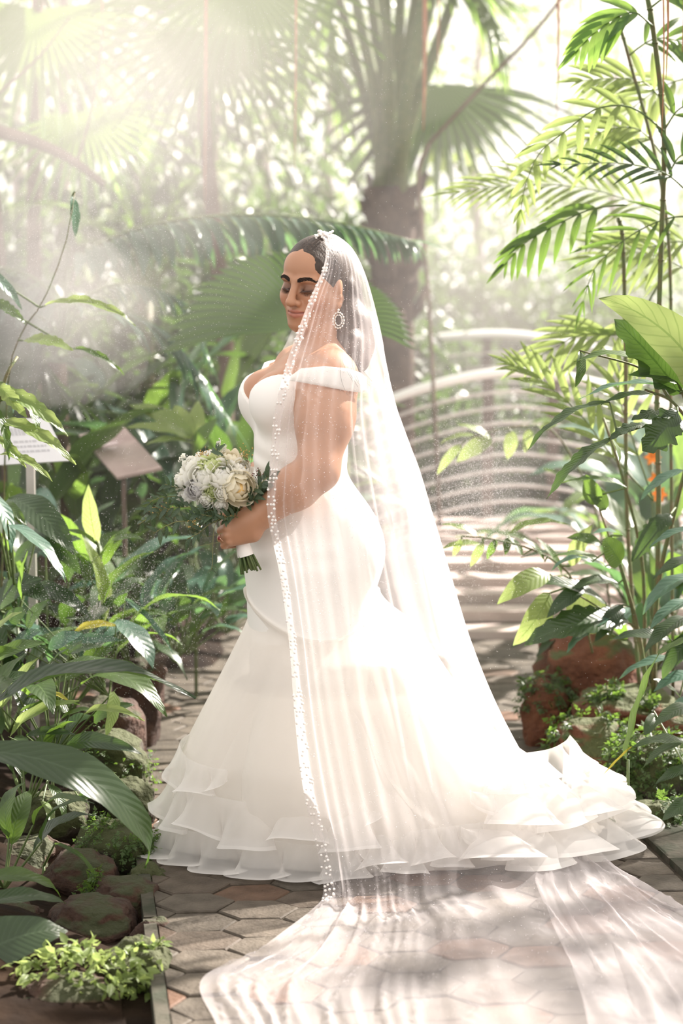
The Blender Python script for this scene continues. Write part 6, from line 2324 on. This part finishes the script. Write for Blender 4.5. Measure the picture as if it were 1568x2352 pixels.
# ================================================================== trees and shrubs beyond
BACK = [
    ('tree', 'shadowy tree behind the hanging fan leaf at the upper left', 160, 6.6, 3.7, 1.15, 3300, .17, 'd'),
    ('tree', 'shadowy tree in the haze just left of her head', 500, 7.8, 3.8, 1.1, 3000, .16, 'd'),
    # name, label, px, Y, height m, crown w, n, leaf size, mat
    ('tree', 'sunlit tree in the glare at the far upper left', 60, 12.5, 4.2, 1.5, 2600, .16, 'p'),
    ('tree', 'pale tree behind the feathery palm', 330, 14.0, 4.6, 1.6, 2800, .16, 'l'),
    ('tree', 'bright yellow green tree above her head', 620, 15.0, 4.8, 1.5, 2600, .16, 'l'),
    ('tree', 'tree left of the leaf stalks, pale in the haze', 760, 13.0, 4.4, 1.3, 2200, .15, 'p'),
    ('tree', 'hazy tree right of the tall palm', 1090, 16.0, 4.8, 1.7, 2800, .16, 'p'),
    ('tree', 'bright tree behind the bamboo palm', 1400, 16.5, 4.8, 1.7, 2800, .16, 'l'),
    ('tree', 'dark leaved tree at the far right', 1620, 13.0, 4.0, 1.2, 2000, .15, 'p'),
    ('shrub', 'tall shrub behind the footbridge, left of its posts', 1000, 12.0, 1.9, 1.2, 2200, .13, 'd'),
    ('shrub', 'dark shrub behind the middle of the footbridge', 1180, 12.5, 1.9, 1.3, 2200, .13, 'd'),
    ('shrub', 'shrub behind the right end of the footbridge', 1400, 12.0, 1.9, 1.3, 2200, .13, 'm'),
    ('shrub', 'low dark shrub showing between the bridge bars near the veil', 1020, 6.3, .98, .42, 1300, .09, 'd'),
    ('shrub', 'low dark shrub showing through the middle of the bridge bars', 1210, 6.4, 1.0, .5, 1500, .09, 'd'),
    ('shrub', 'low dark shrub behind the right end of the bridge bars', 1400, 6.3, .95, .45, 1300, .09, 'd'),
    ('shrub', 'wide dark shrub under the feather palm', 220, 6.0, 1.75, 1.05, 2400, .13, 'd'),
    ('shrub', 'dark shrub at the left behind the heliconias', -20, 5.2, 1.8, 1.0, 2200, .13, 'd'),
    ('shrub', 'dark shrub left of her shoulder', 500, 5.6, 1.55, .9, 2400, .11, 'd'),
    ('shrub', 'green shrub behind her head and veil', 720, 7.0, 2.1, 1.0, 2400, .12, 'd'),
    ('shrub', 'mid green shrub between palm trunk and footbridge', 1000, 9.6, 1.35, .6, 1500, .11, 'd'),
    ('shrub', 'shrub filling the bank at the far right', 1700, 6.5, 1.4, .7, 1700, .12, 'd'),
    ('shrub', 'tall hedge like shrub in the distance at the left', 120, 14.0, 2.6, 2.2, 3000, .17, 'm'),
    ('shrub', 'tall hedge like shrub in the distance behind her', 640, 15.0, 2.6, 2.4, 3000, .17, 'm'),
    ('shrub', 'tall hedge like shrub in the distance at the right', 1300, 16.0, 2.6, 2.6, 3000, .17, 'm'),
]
for i, (nm, lb, px, Y, h, cw, n_, sz, mt) in enumerate(BACK):
    g0 = at(px, 1100, Y)
    rt = thing(nm, (g0.x, g0.y, 0), lb, nm)
    if nm == 'tree':
        MB().tube([(0, 0, -.05), (.06, 0, h * .3), (-.04, .05, h * .6), (.02, 0, h * .9)], [.07, .06, .05, .03], 8).build('trunk', M_BARK, rt)
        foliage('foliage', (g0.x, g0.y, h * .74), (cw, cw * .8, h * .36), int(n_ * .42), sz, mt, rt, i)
    else:
        MB().tube([(0, 0, -.05), (.03, 0, h * .3), (0, .03, h * .7)], [.05, .04, .02], 7).build('stem', M_CANE, rt)
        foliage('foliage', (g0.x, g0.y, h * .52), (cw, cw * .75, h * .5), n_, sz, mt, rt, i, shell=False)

# ================================================================== mist
def haze_box(name, label, lo, hi, density, g=.45, color=(1, .97, .94)):
    m = MB().box(((lo[0] + hi[0]) / 2, (lo[1] + hi[1]) / 2, (lo[2] + hi[2]) / 2), [b - a for a, b in zip(lo, hi)])
    o = m.build(name, haze_mat(name, density, color, g), None, False)
    return tag(o, label, 'haze', kind='stuff')


def haze_puff(label, px, py, Y, wpx, hpx, d, density, seed, g=.45):
    """A cloud of drifting mist: shells one inside the other, so that it thins out towards its rim."""
    sc = (DIST + Y) / FPX
    root = tag(thing('mist', at(px, py, Y), label, 'mist'), kind='stuff')
    v0, f_ = ico(4, 1)
    for k, q in enumerate((1.25, 1.0, .75, .5)):
        v = v0 * (1 + .24 * vnoise(v0, 1.6, seed + k) + .12 * vnoise(v0, 3.3, seed + 1 + k))[:, None] * q
        v = v * np.array((wpx * sc, d, hpx * sc))
        tag(link('mist_layer', mesh_np('mist_layer', v, f_, [haze_mat('mist', density * .4, (1, .93, .90), g * .8)]), root), kind='stuff')
    return root


haze_box('haze', 'thin sunlit haze filling the garden behind the woman', (-6, .9, -.2), (7, 18, 7), .015, color=(1, .93, .89))
haze_puff('dense mist cloud at the upper left', 90, 320, 1.6, 440, 430, .6, .16, 1)
haze_puff('broad mist cloud along the top left of the garden', 420, 170, 2.2, 460, 330, .5, .19, 6)
haze_puff('mist drifting at the left edge beside the long frond', 60, 700, 1.0, 260, 190, .25, .6, 2)
haze_puff('mist cloud low behind the veil before the bridge', 1110, 1090, 1.6, 130, 170, .2, .14, 3)
haze_puff('mist cloud at the upper right before the bridge', 1090, 620, 2.2, 220, 260, .4, .10, 4)
M_DROP = plain('water_drop', (0.93, 0.92, 0.90), 0.1, 0.8)
P = []
for (px, py, sx, sy, n_, Y0, Y1) in ((1090, 1140, 75, 105, 14000, .05, .6), (1120, 900, 130, 170, 1600, .05, .9), (180, 560, 190, 230, 15000, -.1, .8), (290, 1380, 120, 90, 7000, .0, .5), (400, 150, 220, 150, 3500, .0, .9), (450, 1100, 120, 120, 500, -.1, .4), (560, 250, 250, 200, 1600, -.1, .8), (1230, 1300, 90, 150, 500, .0, .5), (250, 1500, 160, 90, 500, -.1, .3)):
    for k in range(n_):
        P.append(at(rng.gauss(px, sx), rng.gauss(py, sy), rng.uniform(Y0, Y1))[:])
P = np.array(P)
P = P[P[:, 2] > .03]
tag(specks('mist_droplets', P, nrng.uniform(.00028, .00075, len(P)), M_DROP), 'fine water droplets sparkling in the air around the woman', 'mist')
